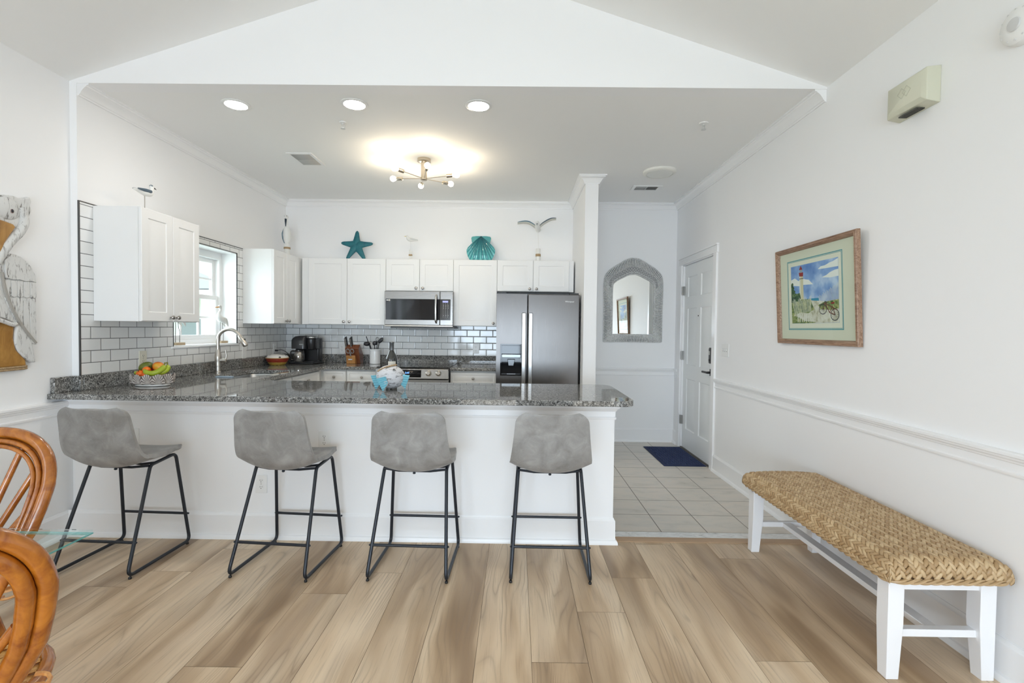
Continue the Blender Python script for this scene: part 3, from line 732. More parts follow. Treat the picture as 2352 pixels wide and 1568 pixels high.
for x in (-1.43, -1.36, -.935, -.827):
    b = B(o); p = on_panel(x, .42); ax = Vector((0, -math.cos(tl), math.sin(tl)))
    b.lathe([(.028, 0), (.031, .004), (.031, .010), (.024, .014), (.022, .030), (.018, .034)], p, 24, ax)
    b.box(p.x-.004, p.x+.004, p.y-.045, p.y-.02, p.z-.005, p.z+.026); b.build('knob', NICKEL, cpn, bevel=.001)
B(o).box(-1.505, -.724, 5.265, 5.31, .19, ZT-.125).build('oven_door', m_steel('oven_steel', (.5, .49, .48), .25, 0), rg, bevel=.004)
b = B(o); b.tube(fillet([(-1.44, 5.265, .74), (-1.44, 5.21, .745), (-.79, 5.21, .745), (-.79, 5.265, .74)], .02), .013, 12); b.build('oven_handle', STEEL, rg)
B(o).box(-1.42, -.81, 5.262, 5.266, .33, .66).build('oven_window', BLKGLASS, rg)
B(o).box(-1.505, -.724, 5.27, 5.31, .06, .18).build('storage_drawer', STEEL, rg, bevel=.004)

# refrigerator
fr = thing('refrigerator', 'tall dark stainless side-by-side refrigerator with ice and water dispenser', 'refrigerator', (.225, 5.10, .004)); o = fr.location
x0, x1, xm, zt = -.203, .660, .118, 1.728
B(o).box(x0+.006, x1-.006, 5.185, YB-.02, .02, zt-.012).build('refrigerator_body', plain('fridge_side', (.09, .09, .092), .45, .3), fr, bevel=.004)
def door(a, c, hole=None):
    b = B(o)
    if hole:
        hx0, hx1, hz0, hz1 = hole
        b.box(a, hx0, 5.10, 5.175, .09, zt).box(hx1, c, 5.10, 5.175, .09, zt).box(hx0, hx1, 5.10, 5.175, .09, hz0).box(hx0, hx1, 5.10, 5.175, hz1, zt)
        return b.build('refrigerator_door', FRIDGE, fr)
    return b.box(a, c, 5.10, 5.175, .09, zt).build('refrigerator_door', FRIDGE, fr, bevel=.008, seg=3)
hz0, hz1 = .875, 1.205
dl = door(x0, xm-.004, (-.160, .068, hz0, hz1)); dr = door(xm+.004, x1)
b = B(o); b.box(-.160, .068, 5.165, 5.174, hz0, hz1)                 # recess lining
b.frame('XZ', -.159, .067, hz0+.001, hz1-.001, .012, 5.098, 5.1645)
dsp = b.build('dispenser', BLKGLASS, dl)
B(o).box(-.150, .058, 5.103, 5.165, hz1-.105, hz1-.012).build('dispenser_panel', BLKGLASS, dsp, bevel=.004)
B(o).box(-.146, .054, 5.100, 5.15, hz1-.142, hz1-.106).build('dispenser_trim', m_steel('silver_trim', (.20, .21, .22), .3, 0), dsp, bevel=.004)
b = B(o); b.prism([(-.085, hz1-.16), (-.005, hz1-.16), (-.02, hz0+.10), (-.075, hz0+.10)], 5.135, 5.15, 'XZ'); b.build('dispenser_paddle', m_steel('paddle_grey', (.13, .135, .14), .35, 2), dsp, bevel=.004)
b = B(o)
for k in range(7): b.box(-.085+k*.013, -.081+k*.013, 5.105, 5.16, hz0+.014, hz0+.022)
b.box(-.09, .0, 5.102, 5.106, hz0+.014, hz0+.022).build('drip_grille', m_steel('grille_grey', (.3, .3, .3), .3, 1), dsp)
HS = m_steel('fridge_handle_steel', (.36, .35, .34), .26, 2)
for xa, dd in ((xm-.056, dl), (xm+.014, dr)):
    b = B(o); b.box(xa, xa+.040, 5.045, 5.062, .45, 1.53).box(xa+.003, xa+.037, 5.0622, 5.102, 1.495, 1.528).box(xa+.003, xa+.037, 5.0622, 5.102, .452, .49); b.build('refrigerator_handle', HS, dd, bevel=.005, seg=3)
text('brand_lettering', 'Whirlpool', .022, plain('logo_silver', (.8, .8, .8), .3), dr, FACE_MY(x1-.105, 5.0985, zt-.075) if False else Matrix.Translation(Vector((x1-.105, 5.0985, zt-.075))-Vector(o)) @ Matrix.Rotation(PI/2, 4, 'X'))
B(o).box(x0+.02, x1-.02, 5.12, 5.18, .01, .085).build('kick_grille', BLACK, fr)
b = B(o); b.box(x0+.01, x0+.10, 5.11, 5.2, zt-.0, zt+.014).box(x1-.10, x1-.01, 5.11, 5.2, zt-.0, zt+.014); b.build('hinge_cover', BLACK, fr)
# ------------------------------------------------------------------ counter stools
def make_stool():
    r = thing('counter_stool', 'x', 'stool', (0, 0, 0), 0, 'grey counter stools along the breakfast bar')
    # centre line (y, z) from the front lip to the top of the back, and half widths
    cen = catmull([(0, .205, .592), (0, .19, .608), (0, .12, .608), (0, .02, .590), (0, -.07, .574), (0, -.125, .583), (0, -.16, .625), (0, -.178, .695), (0, -.195, .795), (0, -.212, .878), (0, -.218, .906)], 5)
    L = [0]
    for a, c in zip(cen[:-1], cen[1:]): L.append(L[-1]+(c-a).length)
    tot = L[-1]; nu = 18; loops = []
    def hwid(s):
        t = s/tot
        pts = [(0, .200), (.25, .218), (.5, .224), (.62, .220), (.8, .205), (1, .192)]
        for (a, x), (c, y) in zip(pts[:-1], pts[1:]):
            if t <= c: w = x+(y-x)*(t-a)/(c-a); break
        rc = .05
        for d in (s, tot-s):
            if d < rc: w -= rc*(1-math.sqrt(max(0, 1-(1-d/rc)**2)))
        return w
    vs = []; fs = []
    for i, p in enumerate(cen):
        a = cen[max(0, i-1)]; c = cen[min(len(cen)-1, i+1)]; tn = (c-a).normalized()
        nrm = Vector((0, tn.z, -tn.y))           # towards the sitter
        w = hwid(L[i]); t = L[i]/tot
        k = .010 + .046*math.exp(-((t-.47)/.16)**2) + .006*max(0, t-.5)*2
        for j in range(nu+1):
            u = -1+2*j/nu
            q = p + nrm*(k*abs(u)**2.3); vs.append((u*w, q.y, q.z))
    n = nu+1
    for i in range(len(cen)-1):
        for j in range(nu): fs.append((i*n+j, i*n+j+1, (i+1)*n+j+1, (i+1)*n+j))
    b = B(); b.add(vs, fs); seat = b.build('seat_shell', LEATHER, r, smooth=180)
    md = seat.modifiers.new('solid', 'SOLIDIFY'); md.thickness = .024; md.offset = 0
    md = seat.modifiers.new('bevel', 'BEVEL'); md.width = .009; md.segments = 3; md.limit_method = 'ANGLE'; md.angle_limit = R(50)
    for s in (-1, 1):
        P = [(s*.178, .165, .580), (s*.178, -.03, .560), (s*.213, -.235, .018), (s*.213, .235, .018)]
        b = B(); b.tube(fillet(P, .035, 6, True), .0095, 12, closed=True); b.build('leg_frame', IRON, r)
        fr_ = [x for x in bpy.data.objects if x.parent == r][-1]
        b = B()
        for y in (-.215, .215): b.lathe([(.008, 0), (.009, .004), (.007, .012)], (s*.213, y, 0), 12)
        b.build('foot_glide', BLACK, r)
    for (y, z, x) in ((-.175, .178, .205), (.222, .19, .205)):
        b = B(); b.rod((-x, y, z), (x, y, z), .008, 12)
        for s in (-1, 1): b.ball((s*(x+.009), y, z), .006, n=8, m=6)
        b.build('footrest', IRON, r)
    b = B()
    b.tube([(-.178, .0, .567), (-.1, .0, .556), (0, .0, .566), (.1, 0, .556), (.178, 0, .567)], .007, 8)
    b.tube([(-.178, -.04, .56), (-.09, -.055, .553), (0, -.065, .556), (.09, -.055, .553), (.178, -.04, .56)], .007, 8)
    b.tube([(-.178, .13, .578), (0, .13, .588), (.178, .13, .578)], .007, 8)
    b.lathe([(.006, 0), (.009, .004), (.004, .02)], (0, -.062, .538), 10); b.build('seat_bracket', IRON, r)
    return r
st = make_stool()
spots = [(-2.252, 2.795, -2.5, 'grey suede counter stool nearest the left wall, half behind the rattan chairs'),
         (-1.300, 2.80, -4.5, 'grey counter stool second from the left wall, in front of the wall outlets'),
         (-.562, 2.80, -1.5, 'grey counter stool third from the left wall, below the wooden fish'),
         (.203, 2.81, -.5, 'grey counter stool furthest right, by the tiled entry')]
for i, (x, y, a, lb) in enumerate(spots):
    if i == 0: st.location = (x, y, 0); st.rotation_euler = (0, 0, R(a)); st['label'] = lb
    else: dup(st, (x, y, 0), R(a), lb)

# ------------------------------------------------------------------ bench
bn = thing('bench', 'long white wooden bench with a woven seagrass seat along the right wall', 'bench', (1.70, 2.47, 0)); o = bn.location
BWH = m_paint('bench_paint', (.86, .86, .875), .3, .02)
bx0, bx1, by0, by1 = 1.462, 1.908, 1.885, 3.075
for (x, dx) in ((bx0+.012, 1), (bx1-.012, -1)):
    for (y, dy) in ((by0+.02, 1), (by1-.02, -1)):
        b = B(o); w = .062
        lo = [(x, y, 0), (x+dx*w*.78, y, 0), (x+dx*w*.78, y+dy*w*.78, 0), (x, y+dy*w*.78, 0)]
        mid = [(x, y, .22), (x+dx*w, y, .22), (x+dx*w, y+dy*w, .22), (x, y+dy*w, .22)]
        top = [(p[0], p[1], .40) for p in mid]
        b.rings([lo, mid, top]); b.build('leg', BWH, bn, bevel=.002)
for y in (by0+.055, by1-.055):
    B(o).box(bx0+.05, bx1-.05, y-.016, y+.016, .160, .190).build('side_stretcher', BWH, bn, bevel=.002)
B(o).box(1.66, 1.71, by0+.065, by1-.065, .162, .188).build('long_stretcher', BWH, bn, bevel=.002)
b = B(o)
b.box(bx0+.02, bx1-.02, by0+.03, by0+.05, .355, .405).box(bx0+.02, bx1-.02, by1-.05, by1-.03, .355, .405).box(bx0+.02, bx0+.04, by0+.03, by1-.03, .375, .405).box(bx1-.04, bx1-.02, by0+.03, by1-.03, .375, .405)
b.build('seat_rail', BWH, bn)
# woven seat: a rounded block covered in plaited strands
SX, SY, RW, ZS = (bx1-bx0)/2+.012, (by1-by0)/2+.012, .045, .478
cxm, cym = (bx0+bx1)/2, (by0+by1)/2
def wrap(s, half):
    a = abs(s); f = half-RW; sg = 1 if s >= 0 else -1
    if a <= f: return s, 0., 0.
    t = (a-f)/RW
    if t < PI/2: return sg*(f+RW*math.sin(t)), RW*(1-math.cos(t)), t
    return sg*half, RW+(a-f-RW*PI/2), PI/2
def seat_pt(s, t, h=0.):
    x, dz1, a1 = wrap(s, SX); y, dz2, a2 = wrap(t, SY)
    dz = max(dz1, dz2)
    crown = .012*(1-(min(abs(s), SX)/SX)**2)
    nx = math.sin(a1)*(1 if s > 0 else -1); ny = math.sin(a2)*(1 if t > 0 else -1); nz = min(math.cos(a1), math.cos(a2))
    N = Vector((nx, ny, nz)); N = N.normalized() if N.length > 1e-6 else Vector((0, 0, 1))
    return Vector((cxm+x, cym+y, ZS+crown-dz)) + N*h
b = B(o); rr = random.Random(5)
flat = PI/2*RW; Smax = SX-RW+flat+.030; Tmax = SY-RW+flat+.030
nrow = 15; rw = 2*Smax/nrow; step = .0255
for i in range(nrow):
    s0 = -Smax+rw*(i+.5)
    nt = int(2*Tmax/step)
    for k in range(nt):
        t0 = -Tmax+step*(k+.5)
        for sd in (-1, 1):
            cs = s0+sd*rw*.25; ct = t0+(step*.5 if sd > 0 else 0)
            _, d1, _ = wrap(cs, SX); _, d2, _ = wrap(ct, SY)
            if d1 > RW*.8 and d2 > RW*.8 and d1+d2 > .12: continue
            ang = -R(33+rr.uniform(-4, 4))*sd; ln = .0225*rr.uniform(.95, 1.05); wd = .0096*rr.uniform(.93, 1.1); col = (rr.random(),)*3
            ds, dt = math.sin(ang), math.cos(ang); vs = []; fs = []; m, n = 5, 6
            for a in range(m+1):
                q = -1+2*a/m; wv = wd*math.sqrt(max(0, 1-q*q*.96)); 
                for c in range(n):
                    th = 2*PI*c/n; across = wv*math.cos(th); up = .0072*math.sin(th)*math.sqrt(max(.05, 1-q*q)) + .0035*q
                    vs.append(seat_pt(cs+q*ln*ds+across*dt, ct+q*ln*dt-across*ds, up))
            for a in range(m):
                for c in range(n): c2 = (c+1) % n; fs.append((a*n+c, a*n+c2, (a+1)*n+c2, (a+1)*n+c))
            b.col = col; b.add(vs, fs)
b.m = 0
def seagrass():
    t = NT('seagrass'); a = t.n('Attribute', None, attribute_name='tint'); f = t.n('SeparateColor', {0: a.outputs['Color']}).outputs[0]
    o_ = t.obj(); n = t.noise(t.vmul(o_, (180, 180, 180)), 1, 2)
    c = t.ramp(f, [(0, (.36, .225, .105)), (.5, (.50, .345, .185)), (1, (.62, .46, .27))])
    c = t.mix(t.math('MULTIPLY', n, .35), c, (.30, .19, .09))
    return t.pbr(color=c, rough=.45, normal=t.bump(n, .2, .001))
SG = seagrass()
b.build('woven_seat', SG, bn, smooth=180)
b = B(o); loops = []
core = lambda i, z: [(x, y, z) for x, y in rrect(cxm-SX+i, cxm+SX-i, cym-SY+i, cym+SY-i, .04)]
b.rings([core(.006, .402), core(.004, ZS-.04), core(.012, ZS-.016), core(.035, ZS-.004), core(.08, ZS)]); b.build('seat_core', plain('seat_core_brown', (.10, .055, .025), .9), bn)
b = B(o); peri = rrect(cxm-SX-.001, cxm+SX+.001, cym-SY-.001, cym+SY+.001, .045, 6)
PP = [Vector((x, y, 0)) for x, y in peri]; acc = 0; pts = []
for a, c in zip(PP, PP[1:]+PP[:1]):
    nseg = max(1, int((c-a).length/.006)); pts += [a.lerp(c, k/nseg) for k in range(nseg)]
for ph in (0, 2*PI/3, 4*PI/3):
    q = []
    for i, p in enumerate(pts):
        th = i*2*PI/10*.5+ph; d = (pts[(i+1) % len(pts)]-p).normalized(); nn = Vector((d.y, -d.x, 0))
        q.append(Vector((p.x, p.y, .408))+nn*.006*math.cos(th)+Vector((0, 0, 1))*.007*math.sin(th))
    b.col = (rr.random(),)*3; b.tube(q, .0058, 6, closed=True)
b.build('seat_border', SG, bn)

# ------------------------------------------------------------------ rattan chairs and glass table
def make_chair():
    r = thing('rattan_dining_chair', 'x', 'chair', (0, 0, 0), 0, 'orange rattan dining chairs round the glass table')
    # local: sitter faces +y, the back is at -y leaning backwards
    def bk(x, z, off=0.): return Vector((x, -.20-.16*max(0, (z-.45))/.5-off, z))
    def loop(w, top, z0, n=2.35, off=0., wb=.72):
        out = []; zc = top-w*.86
        for k in range(0, 25):
            a = PI*k/24; ca, sa = math.cos(a), math.sin(a)
            x = w*abs(ca)**(2/n)*(1 if ca > 0 else -1); z = zc+(top-zc)*abs(sa)**(2/n); out.append((x, z))
        right = [(w*q_, z_) for q_, z_ in ((.50, .12), (.46, .28), (.52, .44), (.72, .54), (.92, .635)) if z_ >= z0]; left = [(-p[0], p[1]) for p in right][::-1]
        return [bk(x, z, off) for x, z in right+out+left]
    b = B(); b.tube(catmull(loop(.228, .955, .12), 2), .020, 14); b.build('outer_back_pole', RATTAN, r)
    b = B(); b.tube(catmull(loop(.194, .920, .40, off=.012), 2), .0175, 14); ib = b.build('inner_back_pole', RATTAN, r)
    b = B(); b.tube(catmull(loop(.203, .929, .40, off=-.012), 2), .0085, 10); b.build('back_trim_cane', RATTAN, r)
    b = B(); b.tube(catmull(loop(.186, .911, .40, off=-.014), 2), .0075, 10); b.build('back_trim_cane', RATTAN, r)
    for k in range(-4, 5):
        a = k*R(11); base = Vector((k*.018, 0, .50)); 
        # end on the inner loop
        L = .0; x = 0; z = .5
        for q in range(60):
            L += .008; x = base.x+math.sin(a)*L; z = .50+math.cos(a)*L
            if (abs(x)/.185)**2.35 + (max(0, z-.75)/.158)**2.35 >= 1: break
            lw = .185*(.52+(min(z, .635)-.44)/.195*.42)
            if z < .70 and abs(x) > lw: break
        b = B(); b.tube(catmull([bk(k*.012, .42), bk(k*.018, .50), bk(base.x+(x-base.x)*.5, .5+(z-.5)*.5+.0), bk(x, z)], 3), .0105, 10); b.build('back_spoke', RATTAN, r)
    b = B()
    for z in (.512,): b.tube([bk(-.085, z, .010), bk(0, z, .014), bk(.085, z, .010), bk(.085, z, -.012), bk(0, z, -.012), bk(-.085, z, -.012)], .010, 6, closed=True)
    b.build('spoke_binding', RATTANP, r)
    for s in (-1, 1):
        for zz in (.43, .22):
            b = B(); b.tube([bk(s*.20, zz)+Vector((.028*math.cos(t), .028*math.sin(t), .004*t)) for t in [k*PI/6 for k in range(0, 40)]], .005, 5)
            b.build('leg_binding', RATTANP, r)
    ring = [(.215*math.cos(t)*1.0, .03+.22*math.sin(t), .43) for t in [2*PI*k/28 for k in range(28)]]
    b = B(); b.tube(ring, .017, 10, closed=True); b.build('seat_frame', RATTAN, r)
    b = B(); b.lathe([(.0, .435), (.15, .437), (.195, .432), (.205, .425)][::-1], (0, .03, 0), 28)
    for k in range(9): b.tube([(math.sqrt(max(0, .20**2-(.045*k-.18)**2))*q_, .03+(.045*k-.18), .440) for q_ in (-1, 1)], .006, 5)
    b.build('woven_seat', m_wood('woven_cane', (.5, .24, .06), (.66, .38, .14), (70, 70, 8), .4), r)
    for (x, y, x2, y2) in ((.17, -.15, .20, -.27), (-.17, -.15, -.20, -.27), (.165, .175, .19, .23), (-.165, .175, -.19, .23)):
        b = B(); b.tube(catmull([(x, y, .43), ((x+x2)/2*1.02, (y+y2)/2, .2), (x2, y2, .0)], 4), .0165, 10); b.build('leg', RATTAN, r)
    b = B(); b.tube([(.185*math.cos(t), .0+.20*math.sin(t), .22) for t in [2*PI*k/24 for k in range(24)]], .010, 8, closed=True); b.build('stretcher_ring', RATTAN, r)
    for s in (-1, 1):
        b = B(); b.tube(catmull([(s*.185, .20, .12), (s*.16, .10, .34), (0, .0, .40)], 5), .009, 8); b.build('curved_brace', RATTAN, r)
    return r
ch = make_chair()
ch.location = (-1.418, 1.150, 0); ch.rotation_euler = (0, 0, R(42))
ch['label'] = 'orange rattan fan-back chair closest to the camera, its back turned to us'
dup(ch, (-1.905, 1.43, 0), R(180), 'orange rattan fan-back chair on the far side of the glass table, beside the stool')
gt = thing('dining_table', 'clear glass dining table with thick greenish edges between the two rattan chairs', 'table', (-2.0, .95, 0)); o = gt.location
GLASS = m_thin_glass('table_glass', (.93, .985, .975), .10)
def edge_mat():
    t = NT('glass_edge'); tr = t.n('BsdfTransparent', {0: (.75, .95, .92)}); p = t.n('BsdfPrincipled', {'Base Color': (.10, .36, .36, 1), 'Roughness': .05})
    mx = t.n('MixShader', {0: .6, 1: tr, 2: p}); t.t.links.new(mx.outputs[0], t.out.inputs[0]); return t.m
b = B(o); g0 = [(-2.85, .38), (-1.262, .38), (-1.262, 1.445), (-2.85, 1.445)]
ins = lambda i, z: [(-2.85+i, .38+i, z), (-1.262-i, .38+i, z), (-1.262-i, 1.445-i, z), (-2.85+i, 1.445-i, z)]
b.rings([ins(.0, .7325), ins(.0, .744), ins(.020, .750)]); gtp = b.build('glass_top', GLASS, gt, smooth=0)
b = B(o); b.rings([ins(.012, .7315), ins(.0, .7315), ins(-.0005, .7330), ins(-.0005, .7355)], False, False); b.build('bevelled_edge', edge_mat(), gtp, smooth=0)
b = B(o)
for k in range(16):
    a = 2*PI*k/16; b.tube(catmull([(-2.15+.27*math.cos(a), .90+.27*math.sin(a), 0), (-2.15+.13*math.cos(a+.5), .90+.13*math.sin(a+.5), .36), (-2.15+.26*math.cos(a+1), .90+.26*math.sin(a+1), .73)], 5), .014, 8)
b.build('rattan_pedestal', RATTAN, gt)
for z, rr_ in ((.02, .27), (.71, .26)):
    b = B(o); b.tube([(-2.15+rr_*math.cos(t), .90+rr_*math.sin(t), z) for t in [2*PI*k/30 for k in range(30)]], .018, 8, closed=True); b.build('pedestal_ring', RATTAN, gt)

# ------------------------------------------------------------------ door mat
b = B((1.735, 5.30, .004)); M0 = (1.735, 5.30, .004)
b.box(1.505, 1.93, 4.895, 5.70, .004, .012); rr = random.Random(2)
mt = b.build('door_mat', plain('mat_navy', (.018, .030, .085), .95), bevel=.003); tag(mt, 'navy blue ribbed door mat on the floor tiles by the entry door', 'door mat')
b = B(M0)
for k in range(24):
    for j in range(12):
        x = 1.54+j*.031; y = 4.93+k*.031
        if (k+j) % 2: b.box(x, x+.026, y+.006, y+.014, .012, .0165)
        else: b.box(x+.009, x+.017, y, y+.026, .012, .0165)
b.build('raised_pattern', plain('mat_blue', (.035, .055, .14), .9), mt)
# ------------------------------------------------------------------ ceiling fittings
for i, (x, y, lb) in enumerate([(-1.96, 3.42, 'glowing recessed ceiling light closest to the left wall'), (-1.13, 3.40, 'glowing recessed ceiling light between the two others'), (-.275, 3.405, 'glowing recessed ceiling light furthest right of the three')]):
    t = thing('recessed_light', lb, 'ceiling light', (x, y, ZC), 0, 'recessed ceiling lights over the breakfast bar')
    b = B(); b.lathe([(.092, -.001), (.092, -.005), (.072, -.008), (.069, -.004), (.069, .0)], n=36); b.build('trim_ring', PLASTW, t)
    b = B(); b.lathe([(.069, -.0065), (.069, -.003)], n=36); b.build('light_lens', m_emit('downlight_lens_%d' % i, (1, .965, .92), 64.0), t)
dl_ = thing('ceiling_disc_light', 'white round flush ceiling light, unlit, above the entry', 'ceiling light', (1.365, 4.76, ZC))
B().lathe([(.155, 0), (.155, -.018), (.145, -.026), (.125, -.028), (.125, -.024), (.0, -.025)], n=40).build('light_housing', plain('cream_plastic', (.80, .79, .74), .4), dl_)
B().lathe([(.122, -.0255), (.118, -.029), (0, -.030)], n=40).build('diffuser', plain('diffuser_off', (.76, .76, .72), .35), dl_)
for (x, y, lb, s) in ((-1.315, 3.70, 'small white ceiling sprinkler head between the downlights and the vent', .8), (1.367, 3.66, 'small white ceiling sprinkler head over the entry, right of the kitchen', 1.)):
    t = thing('sprinkler', lb, 'sprinkler', (x, y, ZC), 0, 'ceiling sprinklers')
    B().lathe([(.034*s, 0), (.032*s, -.006), (.014, -.010)], n=24).build('escutcheon', PLASTW, t)
    b = B(); b.lathe([(.010, -.008), (.009, -.02), (.004, -.022)], n=12); b.rod((-.011, 0, -.018), (-.004, 0, -.045), .003, 6); b.rod((.011, 0, -.018), (.004, 0, -.045), .003, 6); b.lathe([(.004, -.042), (.018, -.046), (.018, -.049), (.0, -.050)], n=16)
    b.build('sprinkler_head', plain('sprinkler_metal', (.68, .68, .66), .35, .5), t)
t = thing('supply_vent', 'white ceiling air vent with a dark half left of the chandelier', 'vent', (-1.94, 4.51, ZC))
b = B(t.location); b.frame('XY', -2.055, -1.825, 4.345, 4.675, .03, ZC-.008, ZC); b.build('vent_frame', PLASTW, t, bevel=.002)
B(t.location).box(-2.025, -1.855, 4.375, 4.645, ZC-.001, ZC).build('vent_backing', plain('vent_dark', (.10, .10, .095), .8), t)
b = B(t.location)
for k in range(22):
    y = 4.38+k*.0122; dy = .008 if k > 11 else -.004
    b.add([(-2.025, y, ZC-.001), (-1.855, y, ZC-.001), (-1.855, y+dy, ZC-.009), (-2.025, y+dy, ZC-.009)], [(0, 1, 2, 3)])
b.build('louvres', plain('louvre_grey', (.55, .55, .53), .5), t, solid=.001)
t = thing('return_vent', 'white louvred ceiling air vent above the entry in front of the wicker mirror', 'vent', (1.38, 5.31, ZC))
b = B(t.location); b.frame('XY', 1.225, 1.535, 5.22, 5.40, .037, ZC-.008, ZC, .025).box(1.376, 1.384, 5.245, 5.375, ZC-.008, ZC); b.build('vent_frame', PLASTW, t, bevel=.002)
B(t.location).box(1.262, 1.498, 5.245, 5.375, ZC-.001, ZC).build('vent_backing', plain('vent_black', (.015, .015, .015), .8), t)
b = B(t.location)
for k in range(20):
    x = 1.268+k*.0117; dx = .002 if k < 10 else -.007
    b.add([(x, 5.245, ZC-.001), (x, 5.375, ZC-.001), (x+dx, 5.375, ZC-.009), (x+dx, 5.245, ZC-.009)], [(0, 1, 2, 3)])
b.build('louvres', plain('louvre_light', (.7, .7, .68), .5), t, solid=.002)

# sputnik chandelier
c = thing('chandelier', 'brushed metal six-arm ceiling light with glowing round bulbs', 'chandelier', (-.853, 4.48, ZC))
SAT = plain('champagne_nickel', (.62, .55, .45), .25, 1.)
B().lathe([(.060, 0), (.060, -.026), (.057, -.028), (.022, -.028)], n=32).build('canopy', SAT, c)
B().lathe([(.027, -.028), (.027, -.165), (.030, -.167), (.030, -.190), (.026, -.193)], n=24).build('stem', SAT, c)
BULB = m_emit('bulb_glow', (1, .87, .66), 7)
for k in range(6):
    a = R([226, 166, 106, 46, -10, -74][k])
    Ln = .268
    dz = 0.0; d = Vector((math.cos(a), math.sin(a), 0)); p0 = d*.028+Vector((0, 0, -.175+.0)); zt_ = -.160
    p0.z = -.176; p1 = d*Ln+Vector((0, 0, zt_)); ax = (p1-p0).normalized()
    b = B(); b.rod(p0, p1-ax*.0, .0035, 8); arm = b.build('arm', SAT, c)
    b = B(); b.lathe([(.006, -.055), (.016, -.052), (.017, -.0), (.015, .004)], p1, 18, ax); so = b.build('bulb_socket', SAT, arm)
    b = B(); b.lathe([(.012, .002), (.013, .010), (.022, .026), (.0265, .042), (.022, .058), (.010, .067), (.001, .069)], p1, 20, ax); b.build('bulb', BULB, arm)
    l = bpy.data.lights.new('bulb_light', 'POINT'); l.energy = 1.6; l.color = (1, .83, .6); l.shadow_soft_size = .03
    lo = bpy.data.objects.new('bulb_light', l); COL.objects.link(lo); lo.parent = c; lo.location = p1+ax*.085

# ------------------------------------------------------------------ outlets and switches
def plate(label, M, w=.075, h=.118, kind='duplex', mat=None, name='wall_outlet', cat='outlet', group='electrical wall plates'):
    mat = mat or PLASTW
    r = thing(name, label, cat, (0, 0, 0), 0, group); r.matrix_world = M
    B().box(-w/2, w/2, -.006, 0, -h/2, h/2).build('cover_plate', mat, r, bevel=.003)
    if kind == 'duplex':
        for z in (-.021, .021):
            b = B(); b.lathe([(.017, 0), (.017, .0015), (.0, .002)], (0, -.006, z), 22, (0, -1, 0)); rc = b.build('receptacle', mat, r)
            b = B(); b.box(-.0075, -.0055, -.0085, -.0078, z-.001, z+.008).box(.0055, .0075, -.0085, -.0078, z, z+.007); b.cyl((0, -.0078, z-.007), .0025, .0008, 8, (0, -1, 0)); b.build('socket_slots', DARK, rc)
        b = B(); b.cyl((0, -.006, 0), .003, .001, 8, (0, -1, 0)); b.build('screw', KNOBM, r)
    elif kind == 'switch3':
        for x in (-.038, 0, .038):
            b = B(); b.box(x-.0055, x+.0055, -.0075, -.006, -.013, .013); s_ = b.build('switch_slot', plain('slot_shade', (.45, .45, .45), .5), r)
            b = B(); b.prism([(-.006, -.006), (-.018, .002), (-.018, .008), (-.006, .008)], x-.0045, x+.0045, 'YZ'); b.build('toggle', mat, s_)
    elif kind == 'rocker':
        B().box(-.0165, .0165, -.008, -.006, -.033, .033).build('rocker', mat, r, bevel=.001)
    return r
def onwall(X_=None, Y_=None, Z_=None, face='-Y'):
    rz = {'-Y': 0, '+X': PI/2, '-X': -PI/2}[face]
    return Matrix.Translation((X_, Y_, Z_)) @ Matrix.Rotation(rz, 4, 'Z')
plate('white duplex outlet low on the breakfast bar wall, beneath the second stool', onwall(-1.617, 3.10, .352))
plate('white duplex outlet on the bar wall just right of the second stool back', onwall(-1.213, 3.10, .640))
plate('white outlet on the bar wall almost hidden by the leftmost stool back', onwall(-2.44, 3.10, .640))
plate('almond duplex outlet on the tiled left wall behind the fruit bowl', onwall(XL+.008, 3.662, 1.105, '+X'), mat=ALMOND)
plate('white rocker switch plate low on the tiles right of the faucet', onwall(XL+.008, 5.04, 1.085, '+X'), kind='rocker', name='wall_switch', cat='switch')
plate('white outlet on the left wall tiles behind the red bread basket', onwall(XL+.008, 5.68, 1.10, '+X'))
plate('white outlet on the back wall tiles beside the knife block', onwall(-2.122, YB-.008, 1.10))
plate('white outlet on the back wall tiles left of the refrigerator', onwall(-.485, YB-.008, 1.118))
plate('white triple toggle light switch plate on the right wall by the entry door', onwall(XR, 4.54, 1.19, '-X'), w=.155, h=.118, kind='switch3', name='light_switch', cat='switch')
b = B((XL+.03, 5.66, 1.09)); b.box(XL+.016, XL+.045, 5.672, 5.69, 1.07, 1.09); b.tube(catmull([(XL+.04, 5.68, 1.08), (XL+.09, 5.70, 1.085), (XL+.14, 5.74, 1.04), (XL+.16, 5.78, .95), (XL+.165, 5.83, ZT+.006), (XL+.15, 5.88, ZT+.006)], 5), .0035, 8)
tag(b.build('power_cord', BLACK), 'black power cord plugged in behind the bread basket', 'cord')
tag(B((.81, 5.22, 1.528)).lathe([(.008, 0), (.008, .01), (.005, .014)], (.808, 5.22, 1.528), 12, (1, 0, 0)).build('door_bumper', BLACK), 'tiny black round bumper on the side of the wall beside the refrigerator', 'bumper')

